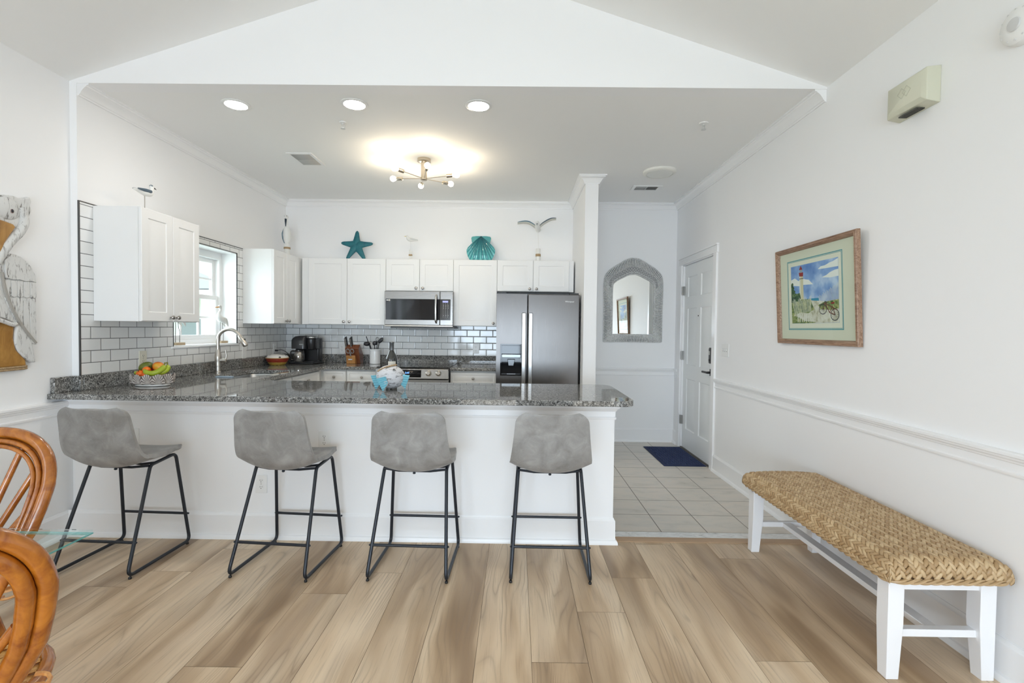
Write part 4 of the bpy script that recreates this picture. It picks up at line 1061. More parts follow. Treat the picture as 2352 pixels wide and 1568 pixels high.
# ------------------------------------------------------------------ right wall devices
t = thing('door_chime', 'cream plastic chime box with a grille high on the right wall', 'chime box', (XR, 2.42, 2.52)); o = t.location
CREAM = plain('aged_cream', (.62, .62, .50), .4)
b = B(o); y0, y1 = 2.295, 2.535
b.rings([[(XR, y0, 2.43), (XR, y1, 2.43), (XR, y1, 2.60), (XR, y0, 2.60)], [(1.878, y0+.0, 2.442), (1.878, y1-.0, 2.442), (1.878, y1, 2.592), (1.878, y0, 2.592)], [(1.866, y0+.02, 2.462), (1.866, y1-.02, 2.462), (1.866, y1-.02, 2.582), (1.866, y0+.02, 2.582)]])
b.build('chime_cover', CREAM, t, bevel=.003)
b = B(o)
for k in range(6): b.box(1.885+k*.007, 1.889+k*.007, 2.36, 2.47, 2.428+.0*k, 2.434)
b.build('speaker_grille', plain('grille_dark', (.08, .08, .07), .7), t)
b = B(o)
dm = [(2.43, 2.555), (2.455, 2.53), (2.43, 2.505), (2.405, 2.53)]
b.tube([(1.8655, p[0]+.03*0, p[1]) for p in dm], .0012, 4, closed=True); b.tube([(1.8655, p[0]-.03, p[1]) for p in dm], .0012, 4, closed=True); b.build('diamond_emblem', plain('aged_cream_dark', (.50, .50, .40), .5), t)
t = thing('smoke_alarm', 'round white smoke alarm high on the right wall, cut by the picture corner', 'smoke alarm', (XR, 1.925, 2.553)); 
b = B(); b.lathe([(.075, 0), (.075, .012), (.070, .030), (.055, .040), (.030, .042)], (0, 0, 0), 36, (-1, 0, 0)); b.build('alarm_housing', PLASTW, t)
b = B(); b.lathe([(.026, .042), (.024, .048), (.010, .050)], (0, .0, 0), 24, (-1, 0, 0)); b.build('test_button', plain('button_grey', (.62, .62, .62), .4), t)
b = B()
for k in range(12):
    a = 2*PI*k/12; b.box(-.034, -.026, .0, .0, 0, 0) if False else b.cyl((-.036, .058*math.cos(a), .058*math.sin(a)), .004, .004, 6, (-1, 0, 0))
b.build('alarm_slots', plain('alarm_slot_shade', (.68, .68, .68), .5), t)

# ------------------------------------------------------------------ lighthouse picture
th = math.atan2(.035, .665)
pc = thing('framed_picture', 'oak-framed watercolour of a lighthouse, dune fence and bicycle, tilting off the right wall', 'picture', (0, 0, 0))
PM = Matrix(((0, 1, 0, 1.935), (-1, 0, 0, 3.633), (0, 0, 1, 1.283), (0, 0, 0, 1))) @ Matrix.Rotation(0, 4, 'X')
# local: x = to the right along the picture, y = into the wall, z = up
PM = Matrix.Translation((1.939, 3.590, 1.284)) @ Matrix.Rotation(-PI/2, 4, 'Z') @ Matrix.Rotation(th, 4, 'X') @ Matrix.Scale(.988, 4)
pc.matrix_world = PM
OAK = m_wood('oak_frame', (.17, .085, .045), (.42, .275, .185), (9, 90, 60), .45)
W_, H_ = .855, .668
b = B(); prof = [(0, .0), (0, -.022), (.004, -.028), (.010, -.024), (.018, -.028), (.026, -.022), (.030, -.018), (.034, -.006)]
loops = []
for (i, y) in prof: loops.append([(i, y, i), (W_-i, y, i), (W_-i, y, H_-i), (i, y, H_-i)])
b.rings(loops, False, False); b.build('picture_frame', OAK, pc)
b = B(); b.box(.004, W_-.004, -.004, .001, .004, H_-.004); b.build('backing_board', plain('kraft_backing', (.45, .38, .28), .8), pc)
def flat(b, poly, y, m): b.m = m; b.add([(x, y, z) for x, z in poly], [tuple(range(len(poly)))])
MATC = plain('mat_board', (.66, .66, .54), .8); 
b = B(); b.m = 0; b.box(.02, W_-.02, -.0065, -.004, .02, H_-.02)
q = lambda x0, x1, z0, z1: [(x0, z0), (x1, z0), (x1, z1), (x0, z1)]
flat(b, q(.121, .708, .097, .576), -.0067, 1); flat(b, q(.127, .702, .103, .570), -.0068, 0); flat(b, q(.130, .699, .106, .567), -.0069, 1); flat(b, q(.133, .696, .109, .564), -.0070, 2)
b.build('mat_board', [MATC, plain('mat_teal', (.055, .27, .32), .7), plain('mat_inner', (.72, .71, .60), .8)], pc)
def sky():
    t = NT('painted_sky'); o_ = t.obj(); n = t.noise(o_, 9, 3, .5)
    return t.pbr(color=t.ramp(n, [(.3, (.10, .21, .52)), (.5, (.22, .36, .66)), (.68, (.50, .62, .80))]), rough=.7)
def blotch(name, cs, sc=40):
    t = NT(name); o_ = t.obj(); n = t.noise(o_, sc, 3, .6)
    return t.pbr(color=t.ramp(n, cs), rough=.7)
pm = [sky(), plain('paint_cloud', (.78, .79, .76), .8), blotch('paint_sand', [(.35, (.42, .40, .28)), (.5, (.62, .60, .50)), (.65, (.68, .67, .60))], 30), blotch('paint_grass', [(.35, (.05, .10, .02)), (.5, (.17, .23, .07)), (.65, (.42, .42, .17))], 45),
      blotch('paint_bush', [(.35, (.01, .04, .02)), (.55, (.05, .12, .05)), (.7, (.22, .3, .12))], 60), plain('paint_tower', (.62, .58, .40), .8), plain('paint_red', (.28, .02, .02), .7), plain('paint_picket', (.70, .70, .62), .8),
      plain('paint_sea', (.03, .25, .42), .7), plain('paint_brown', (.16, .05, .03), .7), plain('paint_dark', (.03, .03, .04), .7), plain('paint_lantern', (.30, .36, .42), .7)]
b = B(); y = -.0072
L_ = lambda k: y-.00012*k
flat(b, q(.166, .671, .141, .536), y, 0)
for p in ([(.47, .486), (.502, .501), (.543, .502), (.592, .514), (.621, .517), (.669, .53), (.67, .481), (.542, .483)], [(.509, .43), (.56, .441), (.59, .453), (.638, .463), (.670, .465), (.670, .423), (.589, .421)],
          [(.166, .443), (.213, .454), (.254, .431), (.314, .439), (.37, .429), (.418, .395), (.312, .4), (.259, .396), (.166, .406)]): flat(b, p, L_(1), 1)
flat(b, [(.308, .305), (.478, .303), (.477, .28), (.307, .28)], L_(1), 8)
flat(b, [(.166, .292), (.273, .307), (.419, .288), (.493, .283), (.670, .258), (.670, .142), (.167, .142)], L_(2), 2)
flat(b, [(.267, .462), (.309, .460), (.311, .300), (.265, .300)], L_(3), 5); flat(b, [(.267, .462), (.279, .462), (.277, .300), (.265, .300)], L_(4), 7)
flat(b, [(.262, .487), (.312, .485), (.309, .458), (.266, .460)], L_(4), 6); flat(b, [(.272, .507), (.301, .506), (.301, .484), (.271, .485)], L_(5), 11); flat(b, [(.265, .505), (.285, .532), (.304, .504)], L_(6), 6)
flat(b, [(.264, .446), (.311, .446), (.311, .442), (.264, .442)], L_(5), 10)
flat(b, [(.166, .415), (.18, .425), (.193, .418), (.19, .40), (.204, .388), (.196, .375), (.215, .365), (.21, .35), (.235, .345), (.268, .349), (.279, .313), (.258, .295), (.166, .286)], L_(5), 4)
flat(b, [(.166, .292), (.26, .305), (.387, .30), (.407, .259), (.427, .232), (.36, .208), (.268, .215), (.182, .195), (.166, .2)], L_(3), 3)
flat(b, [(.466, .256), (.533, .275), (.670, .285), (.670, .228), (.591, .221), (.491, .229)], L_(3), 3); flat(b, [(.167, .20), (.243, .185), (.324, .156), (.44, .147), (.413, .142), (.167, .142)], L_(3), 3)
rr = random.Random(9)
for k in range(17):
    x = .185+k*.0128; b_ = .20+k*.0012; t_ = .30+.012*math.sin(k*1.3)+k*.0008; sl = -.03+k*.0022
    flat(b, [(x-sl*.6, b_), (x+.004-sl*.6, b_), (x+.0052+sl*.2, t_), (x+sl*.2, t_)], L_(6), 7)
for k in range(7):
    x = .235+k*.024; flat(b, [(x, .152), (x+.009, .15), (x+.012+.003*k*.3, .205), (x+.003+.003*k*.3, .207)], L_(7), 7)
for k in range(17):
    x = .478+k*.0118; t_ = .312+k*.0042+.006*math.sin(k*2.1); b_ = .272+k*.0005
    flat(b, [(x, b_), (x+.0038, b_), (x+.0036-.004, t_), (x-.004, t_)], L_(6), 7)
def ring(cx, cz, rx, rz, w, m, k):
    n = 28; b.m = m; vs = []; fs = []
    for i in range(n):
        a = 2*PI*i/n; vs += [(cx+rx*math.cos(a), L_(k), cz+rz*math.sin(a)), (cx+(rx-w)*math.cos(a), L_(k), cz+(rz-w)*math.sin(a))]
    for i in range(n): j = (i+1) % n; fs.append((2*i, 2*j, 2*j+1, 2*i+1))
    b.add(vs, fs)
def line(x0, z0, x1, z1, w, m, k):
    d = Vector((x1-x0, z1-z0)).normalized(); nx, nz = -d.y*w/2, d.x*w/2
    flat(b, [(x0+nx, z0+nz), (x1+nx, z1+nz), (x1-nx, z1-nz), (x0-nx, z0-nz)], L_(k), m)
ring(.515, .228, .040, .033, .005, 10, 8); ring(.630, .190, .041, .037, .005, 10, 8)
for (cx, cz, r_) in ((.515, .228, .036), (.630, .190, .036)):
    for k in range(6): a = PI*k/6; line(cx-r_*math.cos(a), cz-r_*math.sin(a)*.9, cx+r_*math.cos(a), cz+r_*math.sin(a)*.9, .0012, 10, 8)
for p in ((.515, .228, .545, .268), (.545, .262, .62, .232), (.545, .255, .580, .205), (.580, .205, .63, .190), (.58, .205, .612, .245), (.63, .19, .615, .235), (.525, .262, .552, .27), (.61, .234, .655, .218)): line(*p, .006, 9, 9)
line(.597, .262, .628, .264, .010, 6, 9); line(.535, .278, .56, .268, .004, 10, 9)
b.build('watercolour_print', pm, pc, smooth=0)
B().box(.03, W_-.03, -.0125, -.0115, .03, H_-.03).build('picture_glass', m_thin_glass('picture_glass', (.97, .99, .98), .022), pc)

# ------------------------------------------------------------------ wicker mirror
mr = thing('wicker_mirror', 'arched mirror in a whitewashed grey wicker frame on the entry wall', 'mirror', (1.42, YB, 1.21)); o = mr.location
WK = NT('grey_wicker'); o_ = WK.obj(); WICK = WK.pbr(color=WK.ramp(WK.noise(o_, 60, 3), [(.3, (.50, .50, .49)), (.6, (.68, .68, .67))]), rough=.55)
cx = 1.42
def arch(w, zb, zs, zt, n=14):
    """closed outline: square foot, shoulders at zs, ogee peak at zt"""
    pts = [(-w, zb), (-w, zs*.5+zb*.5), (-w, zs), (-w*.86, zs+(zt-zs)*.42), (-w*.5, zs+(zt-zs)*.74), (-w*.2, zs+(zt-zs)*.96), (0, zt), (w*.2, zs+(zt-zs)*.96), (w*.5, zs+(zt-zs)*.74), (w*.86, zs+(zt-zs)*.42), (w, zs), (w, zs*.5+zb*.5), (w, zb)]
    return [(p.x, p.y) for p in catmull([(x, z, 0) for x, z in pts], 6)]
def close(pts, k=10):
    x0, z0 = pts[-1]; x1, z1 = pts[0]; return pts + [(x0+(x1-x0)*i/k, z0+(z1-z0)*i/k) for i in range(1, k)]
A = close(arch(.352, 1.225, 1.96, 2.235)); I = close(arch(.252, 1.312, 1.885, 2.045))
I = [(x, z) for x, z in I]
def resample(pts, n):
    P = [Vector((x, z)) for x, z in pts]; P.append(P[0]); L = [0]
    for a, c in zip(P[:-1], P[1:]): L.append(L[-1]+(c-a).length)
    out = []; j = 0
    for i in range(n):
        s = L[-1]*i/n
        while L[j+1] < s: j += 1
        out.append(P[j].lerp(P[j+1], (s-L[j])/(L[j+1]-L[j])))
    return out
n = 150; RA, RI = resample(A, n), resample(I, n)
def Pm(v, d): return Vector((cx+v.x, YB-d, v.y))
b = B(o)
for i in range(n):
    a, c = RA[i], RI[i]; top = c.y > 1.86 and a.y > 1.9
    e_ = a.lerp(c, .50 if top else .92)
    b.tube([Pm(a, .004), Pm(a.lerp(e_, .06), .022), Pm(a.lerp(e_, .5), .034), Pm(a.lerp(e_, .95), .022), Pm(e_, .006)], .0074, 5)
b.build('wicker_wrap', WICK, mr)
b = B(o)
for rl, d, rad in ((RA, .010, .009), (RI, .016, .0075), ([x.lerp(y_, .12) for x, y_ in zip(RI, RA)], .02, .006), ([x.lerp(y_, .5) for x, y_ in zip(RA, RI)], .014, .005)):
    b.tube([Pm(v, d) for v in rl], rad, 7, closed=True)
for i in range(0, n, 2):
    a, c = RA[i], RI[i]
    if c.y > 1.86 and a.y > 1.9:
        for dj in (-5, 5):
            j = (i+dj) % n; b.tube([Pm(a.lerp(c, .52), .012), Pm(RA[j].lerp(RI[j], .96), .012)], .0026, 4)
b.build('wicker_rim', WICK, mr)
b = B(o); b.rings([[Pm(v.lerp(w_, .08), .0) for v, w_ in zip(RA, RI)], [Pm(v.lerp(w_, .08), .006) for v, w_ in zip(RA, RI)]]); b.build('mirror_backing', plain('mirror_back_grey', (.32, .32, .32), .8), mr)
b = B(o); b.rings([[Pm(v, .007) for v in RI], [Pm(v, .011) for v in RI]]); b.build('mirror_glass', plain('silvered_mirror', (.92, .94, .93), .005, 1.), mr, smooth=0)
# ------------------------------------------------------------------ carved and painted decorations
def distressed(name, base, dark, sc=(30, 30, 6), lo=.40, hi=.50):
    t = NT(name); o_ = t.obj(); n = t.noise(t.vmul(o_, sc), 1, 4, .65, .8); g = t.noise(t.vmul(o_, tuple(s*4 for s in sc)), 1, 3)
    c = t.ramp(n, [(lo-.08, dark), (lo, tuple((a*.35+b_*.65) for a, b_ in zip(dark, base))), (hi, base)])
    return t.pbr(color=c, rough=.5, normal=t.bump(g, .3, .002))
WW = distressed('whitewashed_carving', (.66, .66, .65), (.12, .11, .10), (60, 60, 14), .40, .47)
HONEY = m_wood('honey_carved_wood', (.22, .09, .015), (.52, .28, .07), (9, 9, 5), .35, .2)
ROPE = m_wood('jute_rope', (.25, .16, .08), (.5, .37, .22), (90, 90, 200), .9)
PW = plain('painted_white', (.78, .78, .76), .45); PBLUE = plain('painted_slate_blue', (.09, .13, .17), .5); PBLK = plain('painted_black', (.02, .02, .025), .4)
PORG = plain('painted_orange', (.62, .28, .06), .45); DRIFT = plain('driftwood', (.42, .32, .21), .8)

pl = thing('wooden_pelican', 'carved whitewashed wooden pelican on a honey wood post, hung on the left wall', 'wall sculpture', (XLL, 2.72, 1.09)); o = pl.location
X0 = XLL+.001
body = [(2.62, 1.96), (2.64, 2.03), (2.678, 2.06), (2.711, 2.071), (2.76, 2.078), (2.791, 2.072), (2.83, 2.088), (2.852, 2.098), (2.860, 2.069), (2.852, 2.045), (2.861, 2.02), (2.850, 1.995), (2.842, 1.961), (2.835, 1.92), (2.812, 1.867), (2.768, 1.808), (2.737, 1.775), (2.729, 1.751), (2.764, 1.750), (2.803, 1.738), (2.839, 1.711), (2.867, 1.666), (2.879, 1.618), (2.882, 1.537),
        (2.882, 1.239), (2.857, 1.243), (2.821, 1.299), (2.80, 1.34), (2.766, 1.347), (2.713, 1.381), (2.64, 1.40), (2.56, 1.46), (2.52, 1.56), (2.54, 1.66), (2.60, 1.74), (2.65, 1.80), (2.66, 1.86), (2.65, 1.92)]
B(o).prism(body, X0, XLL+.026, 'YZ').build('pelican_body', WW, pl, bevel=.008, seg=3)
b = B(o); b.tube(catmull([(XLL+.022, 2.80, 2.03), (XLL+.026, 2.815, 1.96), (XLL+.026, 2.79, 1.885), (XLL+.026, 2.74, 1.83), (XLL+.026, 2.70, 1.765), (XLL+.024, 2.66, 1.70)], 5), [.030]*3+[.032]*22+[.03], 10, flat=.55) if False else b.tube(catmull([(XLL+.020, 2.79, 2.02), (XLL+.024, 2.812, 1.955), (XLL+.026, 2.785, 1.885), (XLL+.026, 2.735, 1.825), (XLL+.026, 2.695, 1.765), (XLL+.022, 2.655, 1.69)], 5), .026, 12)
b.ball((XLL+.022, 2.72, 2.0), (.022, .075, .065), n=20, m=12); b.build('pelican_neck', WW, pl)
b = B(o); b.ball((XLL+.044, 2.730, 1.986), (.003, .010, .012)); e1 = b.build('eye_ring', plain('eye_red_ring', (.30, .20, .18), .4), pl)
b = B(o); b.ball((XLL+.047, 2.729, 1.987), (.003, .007, .009)); e1 = b.build('eye', PBLK, pl)
beak = [(2.60, 1.935), (2.70, 1.922), (2.739, 1.915), (2.753, 1.902), (2.719, 1.849), (2.689, 1.798), (2.674, 1.75), (2.62, 1.64), (2.56, 1.54), (2.535, 1.55), (2.55, 1.75), (2.57, 1.88)]
B(o).prism(beak, XLL+.018, XLL+.042, 'YZ').build('pelican_beak', HONEY, pl, bevel=.007, seg=3)
# wing: shoulder slab and two tiers of feather bars
b = B(o); b.prism([(2.695, 1.707), (2.718, 1.733), (2.771, 1.733), (2.838, 1.695), (2.868, 1.64), (2.872, 1.60), (2.842, 1.608), (2.81, 1.602), (2.775, 1.61), (2.74, 1.605), (2.70, 1.612)], XLL+.02, XLL+.036, 'YZ')
ys = [2.698, 2.73, 2.765, 2.80, 2.838, 2.876]
for a, c in zip(ys[:-1], ys[1:]): b.prism([(a+.001, 1.600), (c-.001, 1.603), (c-.001, 1.515), ((a+c)/2, 1.506), (a+.001, 1.515)], XLL+.02, XLL+.032, 'YZ')
lows = [1.50, 1.43, 1.36, 1.30, 1.25]; lows2 = [1.43, 1.36, 1.30, 1.25, 1.235]
for (a, c), l1, l2 in zip(zip(ys[:-1], ys[1:]), lows, lows2): b.prism([(a+.001, 1.502), (c-.001, 1.505), (c-.001, l2), (a+.001, l1)], XLL+.02, XLL+.029, 'YZ')
b.build('pelican_wing', WW, pl, bevel=.003)
b = B(o); b.tube(catmull([(XLL+.026, 2.685, 1.64), (XLL+.030, 2.70, 1.54), (XLL+.030, 2.74, 1.43), (XLL+.030, 2.80, 1.33), (XLL+.026, 2.872, 1.245)], 5), .0085, 8); b.build('wing_edge', plain('grey_brown_wash', (.36, .34, .31), .6), pl)
B(o).prism([(2.766, 1.352), (2.79, 1.345), (2.82, 1.30), (2.849, 1.25), (2.872, 1.13), (2.845, 1.132), (2.80, 1.165), (2.772, 1.196), (2.752, 1.245), (2.755, 1.31)], X0, XLL+.03, 'YZ').build('pelican_tail', WW, pl, bevel=.008, seg=3)
b = B(o); b.prism([(2.56, 1.40), (2.669, 1.378), (2.713, 1.362), (2.757, 1.350), (2.751, 1.276), (2.764, 1.212), (2.819, 1.150), (2.824, 1.113), (2.56, 1.106)], X0, XLL+.022, 'YZ'); b.build('wooden_post', HONEY, pl, bevel=.010, seg=3)
b = B(o)
for z in (1.108, 1.096): b.tube([(XLL+.008, 2.55, z-.002), (XLL+.026, 2.60, z-.001), (XLL+.028, 2.80, z+.003), (XLL+.008, 2.833, z+.003)], .0065, 8)
b.build('rope', ROPE, pl)
b = B(o); b.tube(catmull([(XLL+.028, 2.60, 1.40), (XLL+.034, 2.68, 1.372), (XLL+.034, 2.735, 1.352), (XLL+.03, 2.752, 1.36)], 4), .012, 8); b.build('pelican_foot', WW, pl)

def shaped(b, pts, rad, n=14, flat=1.): b.tube(catmull(pts, 4), interp(rad, 4), n, flat=flat); return b
def interp(r, k):
    out = []
    for a, c in zip(r[:-1], r[1:]): out += [a+(c-a)*i/k for i in range(k)]
    return out + [r[-1]]

# sandpiper-like gull on the near left cabinet: beak towards the window (+y)
g = thing('gull_figurine', 'small white gull figurine with slate wing on a thin rod, on the nearest wall cabinet', 'figurine', (-2.64, 3.47, 2.146), 0, None); o = g.location
b = B(); shaped(b, [(0, -.105, .150), (0, -.06, .150), (0, 0, .152), (0, .045, .158), (0, .062, .180), (0, .068, .208), (0, .070, .222)], [.003, .012, .026, .025, .016, .014, .005]); b.ball((0, .069, .207), (.013, .017, .015)); b.build('bird_body', PW, g)
for s in (-1, 1):
    b = B(); shaped(b, [(s*.018, -.085, .158), (s*.024, -.03, .160), (s*.024, .02, .160), (s*.018, .04, .158)], [.004, .013, .016, .006], 10, .5); b.build('bird_wing', PBLUE, g)
B().lathe([(.006, 0), (.004, .02), (.0008, .034)], (0, .082, .208), 8, (0, 1, -.25)).build('bird_beak', PBLK, g)
B().ball((0, .062, .214), (.0135, .008, .009)).build('bird_cap', plain('cap_grey', (.2, .24, .27), .5), g)
B().rod((0, 0, .006), (0, 0, .14), .0028, 8).build('rod', plain('weathered_rod', (.38, .35, .31), .7), g)
B().lathe([(.028, 0), (.028, .008), (.024, .010)], n=20).build('figurine_base', DRIFT, g)

# slender pelican carving in the corner, facing the camera
g = thing('pelican_figurine', 'tall slim painted pelican carving on a rope-banded post in the kitchen corner', 'figurine', (-2.655, 5.66, 2.156))
b = B(); b.lathe([(.030, 0), (.032, .07), (.026, .14), (.020, .17)], n=18); b.build('post', PW, g)
B().lathe([(.0355, .098), (.036, .100), (.036, .118), (.0355, .120)], n=20).build('rope_band', ROPE, g)
b = B(); shaped(b, [(0, .0, .16), (0, 0, .20), (0, .0, .26), (0, -.004, .32), (.003, -.012, .37), (.004, -.018, .42), (.002, -.02, .46), (0, -.015, .485)], [.020, .036, .044, .038, .018, .014, .019, .006]); b.ball((.002, -.022, .458), (.021, .026, .026)); b.build('bird_body', PW, g)
b = B(); shaped(b, [(-.030, .0, .165), (-.042, .0, .22), (-.044, .0, .28), (-.034, .0, .335)], [.004, .016, .018, .006], 10, .7); b.build('bird_wing', plain('painted_grey_blue', (.16, .23, .27), .5), g)
b = B(); shaped(b, [(.004, -.042, .435), (.006, -.050, .40), (.006, -.048, .35)], [.013, .010, .003], 10, .6); b.build('bird_beak', plain('beak_navy', (.012, .03, .05), .4), g)
b = B()
for s in (-1, 1): b.ball((s*.012, -.042, .468), .0035, n=8, m=6)
b.build('eyes', PBLK, g)

# starfish
s = thing('starfish_ornament', 'teal starfish ornament leaning on the wall above the cabinets', 'ornament', (-1.90, 5.78, 2.156), 0, None, rot=(R(-10), 0, 0))
tips = [(0, .355), (-.182, .205), (-.105, .003), (.110, .003), (.196, .198)]; c0 = (0, .180)
TEAL = distressed('teal_glaze', (.012, .155, .185), (.008, .05, .09), (16, 16, 16), .40, .62)
b = B()
for (tx, tz) in tips:
    ax, az = tx-c0[0], tz-c0[1]; L = math.hypot(ax, az); ux_, uz_ = ax/L, az/L; loops = []
    for t, w, dpt in ((-.12, .030, .012), (0, .052, .024), (.25, .046, .025), (.45, .036, .021), (.65, .029, .017), (.85, .022, .012), (.95, .015, .008), (1.0, .003, .003)):
        loops.append([(c0[0]+ax*t-uz_*w*math.cos(q), -.004-max(-.25, math.sin(q))*dpt, c0[1]+az*t+ux_*w*math.cos(q)) for q in [2*PI*k/16 for k in range(16)]])
    b.rings(loops)
b.build('starfish_body', TEAL, s, smooth=70)
b = B()
for (tx, tz) in tips:
    ax, az = tx-c0[0], tz-c0[1]; L = math.hypot(ax, az); px_, pz_ = -az/L, ax/L
    for j in range(1, 12):
        t = j/12.5
        for w in (-.026*(1-t*.55), 0, .026*(1-t*.55)):
            if w == 0 and j % 2: continue
            b.ball((c0[0]+ax*t+px_*w, -.024+.012*t if w == 0 else -.014+.004*t, c0[1]+az*t+pz_*w), .0042*(1-.4*t), n=6, m=4)
b.build('raised_dots', plain('pale_teal_dots', (.22, .52, .52), .3), s)

# scallop shell
s = thing('scallop_ornament', 'turquoise ribbed scallop shell ornament standing above the cabinets', 'ornament', (-.424, 5.79, 2.156), 0, None, rot=(R(-9), 0, 0))
n = 144; apex = (0, .302); rows = []
half = [(-.095, .222), (-.140, .180), (-.166, .135), (-.164, .090), (-.145, .040), (-.118, .002), (-.06, -.001), (0, -.001)]
bd = catmull([(x, 0, z) for x, z in half + [(-x, z) for x, z in half[-2::-1]]], 12)
def bpt(i):
    q = i/n*(len(bd)-1); j = min(int(q), len(bd)-2); return bd[j].lerp(bd[j+1], q-j)
for k in range(0, 11):
    t = k/10; row = []
    for i in range(n+1):
        p = bpt(i); a = -1+2*i/n; rib = .5+.5*math.cos(a*PI*15)
        dome = .050*math.sin(PI*min(1, .10+t*.80))*math.cos(a*PI/2*.88)
        row.append((apex[0]+(p.x-apex[0])*t, -.004-dome-.0085*rib*t, apex[1]+(p.z-apex[1])*t))
    rows.append(row)
b = B(); m_ = n+1
for i in range(n):
    a = -1+2*(i+.5)/n; rib = .5+.5*math.cos(a*PI*15)
    for k in range(10):
        b.col = (min(1, rib*.75*(k/9)+.35*(k/9)**2+.05),)*3
        b.add([rows[k][i], rows[k][i+1], rows[k+1][i+1], rows[k+1][i]], [(0, 1, 2, 3)])
def glaze():
    t = NT('turquoise_rib_glaze'); a_ = t.n('Attribute', None, attribute_name='tint')
    return t.pbr(color=t.ramp(t.n('SeparateColor', {0: a_.outputs['Color']}).outputs[0], [(0, (.01, .10, .13)), (.45, (.02, .24, .27)), (1, (.12, .50, .50))]), rough=.18, coat=.5)
SHM = plain('turquoise_ear_glaze', (.05, .33, .35), .18, coat=.5)
o_ = b.build('shell_fan', glaze(), s, smooth=0, solid=.004)
b = B(); b.prism([(-.108, .225), (-.118, .280), (-.108, .298), (-.06, .305), (.06, .305), (.108, .298), (.118, .280), (.108, .225), (0, .20)], -.014, .002, 'XZ'); b.build('shell_ears', SHM, s, bevel=.005)

# small gull and flying gull on posts
g = thing('gull_figurine', 'tiny white gull with yellow beak on a rope-tied post above the microwave cabinet', 'figurine', (-1.248, 5.76, 2.156)); 
b = B(); shaped(b, [(.088, 0, .232), (.05, 0, .232), (0, 0, .240), (-.028, 0, .252), (-.038, 0, .275), (-.040, 0, .290)], [.003, .010, .024, .021, .014, .005]); b.ball((-.039, 0, .278), .0145); b.build('bird_body', PW, g)
B().lathe([(.004, 0), (.003, .014), (.0008, .024)], (-.051, 0, .279), 8, (-1, 0, -.05)).build('bird_beak', plain('painted_yellow', (.62, .48, .12), .4), g)
for s_ in (-1, 1):
    b = B(); shaped(b, [(.085, s_*.010, .238), (.03, s_*.020, .243), (-.012, s_*.016, .250)], [.003, .012, .006], 8, .5); b.build('bird_wing', plain('pale_grey_wing', (.60, .62, .62), .5), g)
B().rod((0, 0, .08), (0, 0, .225), .0022, 8).build('rod', PW, g)
b = B()
for x in (-.010, .010): b.lathe([(.007, 0), (.007, .10+.02*(x < 0)), (.004, .104+.02*(x < 0))], (x, 0, 0), 10)
b.build('post', PW, g)
B().box(-.021, .021, -.012, .012, .050, .070).build('rope_band', ROPE, g, bevel=.006)
g = thing('flying_gull_figurine', 'white gull with spread blue-tipped wings on a rope-banded post above the refrigerator', 'figurine', (.250, 5.76, 2.156))
B().lathe([(.026, 0), (.027, .145), (.024, .150)], n=22).build('post', PW, g)
B().lathe([(.0285, .058), (.0305, .060), (.0305, .086), (.0285, .088)], n=22).build('rope_band', ROPE, g)
B().rod((.004, 0, .15), (-.006, 0, .39), .0022, 8).build('rod', PW, g)
b = B(); shaped(b, [(.0, .07, .385), (-.006, .03, .385), (-.012, -.01, .40), (-.016, -.05, .43), (-.018, -.07, .445)], [.030, .030, .032, .024, .008], 14); b.ball((-.017, -.056, .438), (.022, .026, .022)); b.build('bird_body', PW, g)
B().lathe([(.006, 0), (.005, .018), (.001, .032)], (-.020, -.078, .430), 8, (-.1, -.5, -1)).build('bird_beak', plain('painted_grey', (.2, .22, .24), .5), g)
for s_, tip, mid in ((-1, (-.245, 0, .452), (-.12, 0, .462)), (1, (.205, 0, .505), (.11, 0, .485))):
    rows = []
    P = catmull([(-.012+s_*.015, 0, .405), ((-.012+mid[0])/2, 0, (.405+mid[2])/2+.002), mid, ((mid[0]+tip[0])/2, 0, (mid[2]+tip[2])/2+.008), tip], 5)
    m_ = len(P); vs = []; fs = []
    for i, p in enumerate(P):
        c_ = .062*(1-.8*(i/(m_-1))**1.5); vs += [(p.x, -c_*.3, p.z+.006), (p.x, c_*.35, p.z-.004), (p.x, c_, p.z-.016)]
    fs = [(i*3+j, i*3+j+1, i*3+j+4, i*3+j+3) for i in range(m_-1) for j in (0, 1)]
    b = B(); b.m = 0; b.add(vs, fs); wg = b.build('bird_wing', plain('wing_cream', (.68, .68, .62), .5), g, solid=.005)
    b = B(); b.tube([(p.x, -.062*(1-.8*(i/(m_-1))**1.5)*.3-.001, p.z+.0025) for i, p in enumerate(P)], [.0022+.004*math.sin(PI*i/(m_-1)) for i in range(m_)], 6); b.build('wing_tip', PBLUE if s_ > 0 else plain('painted_mid_blue', (.10, .20, .27), .5), wg)

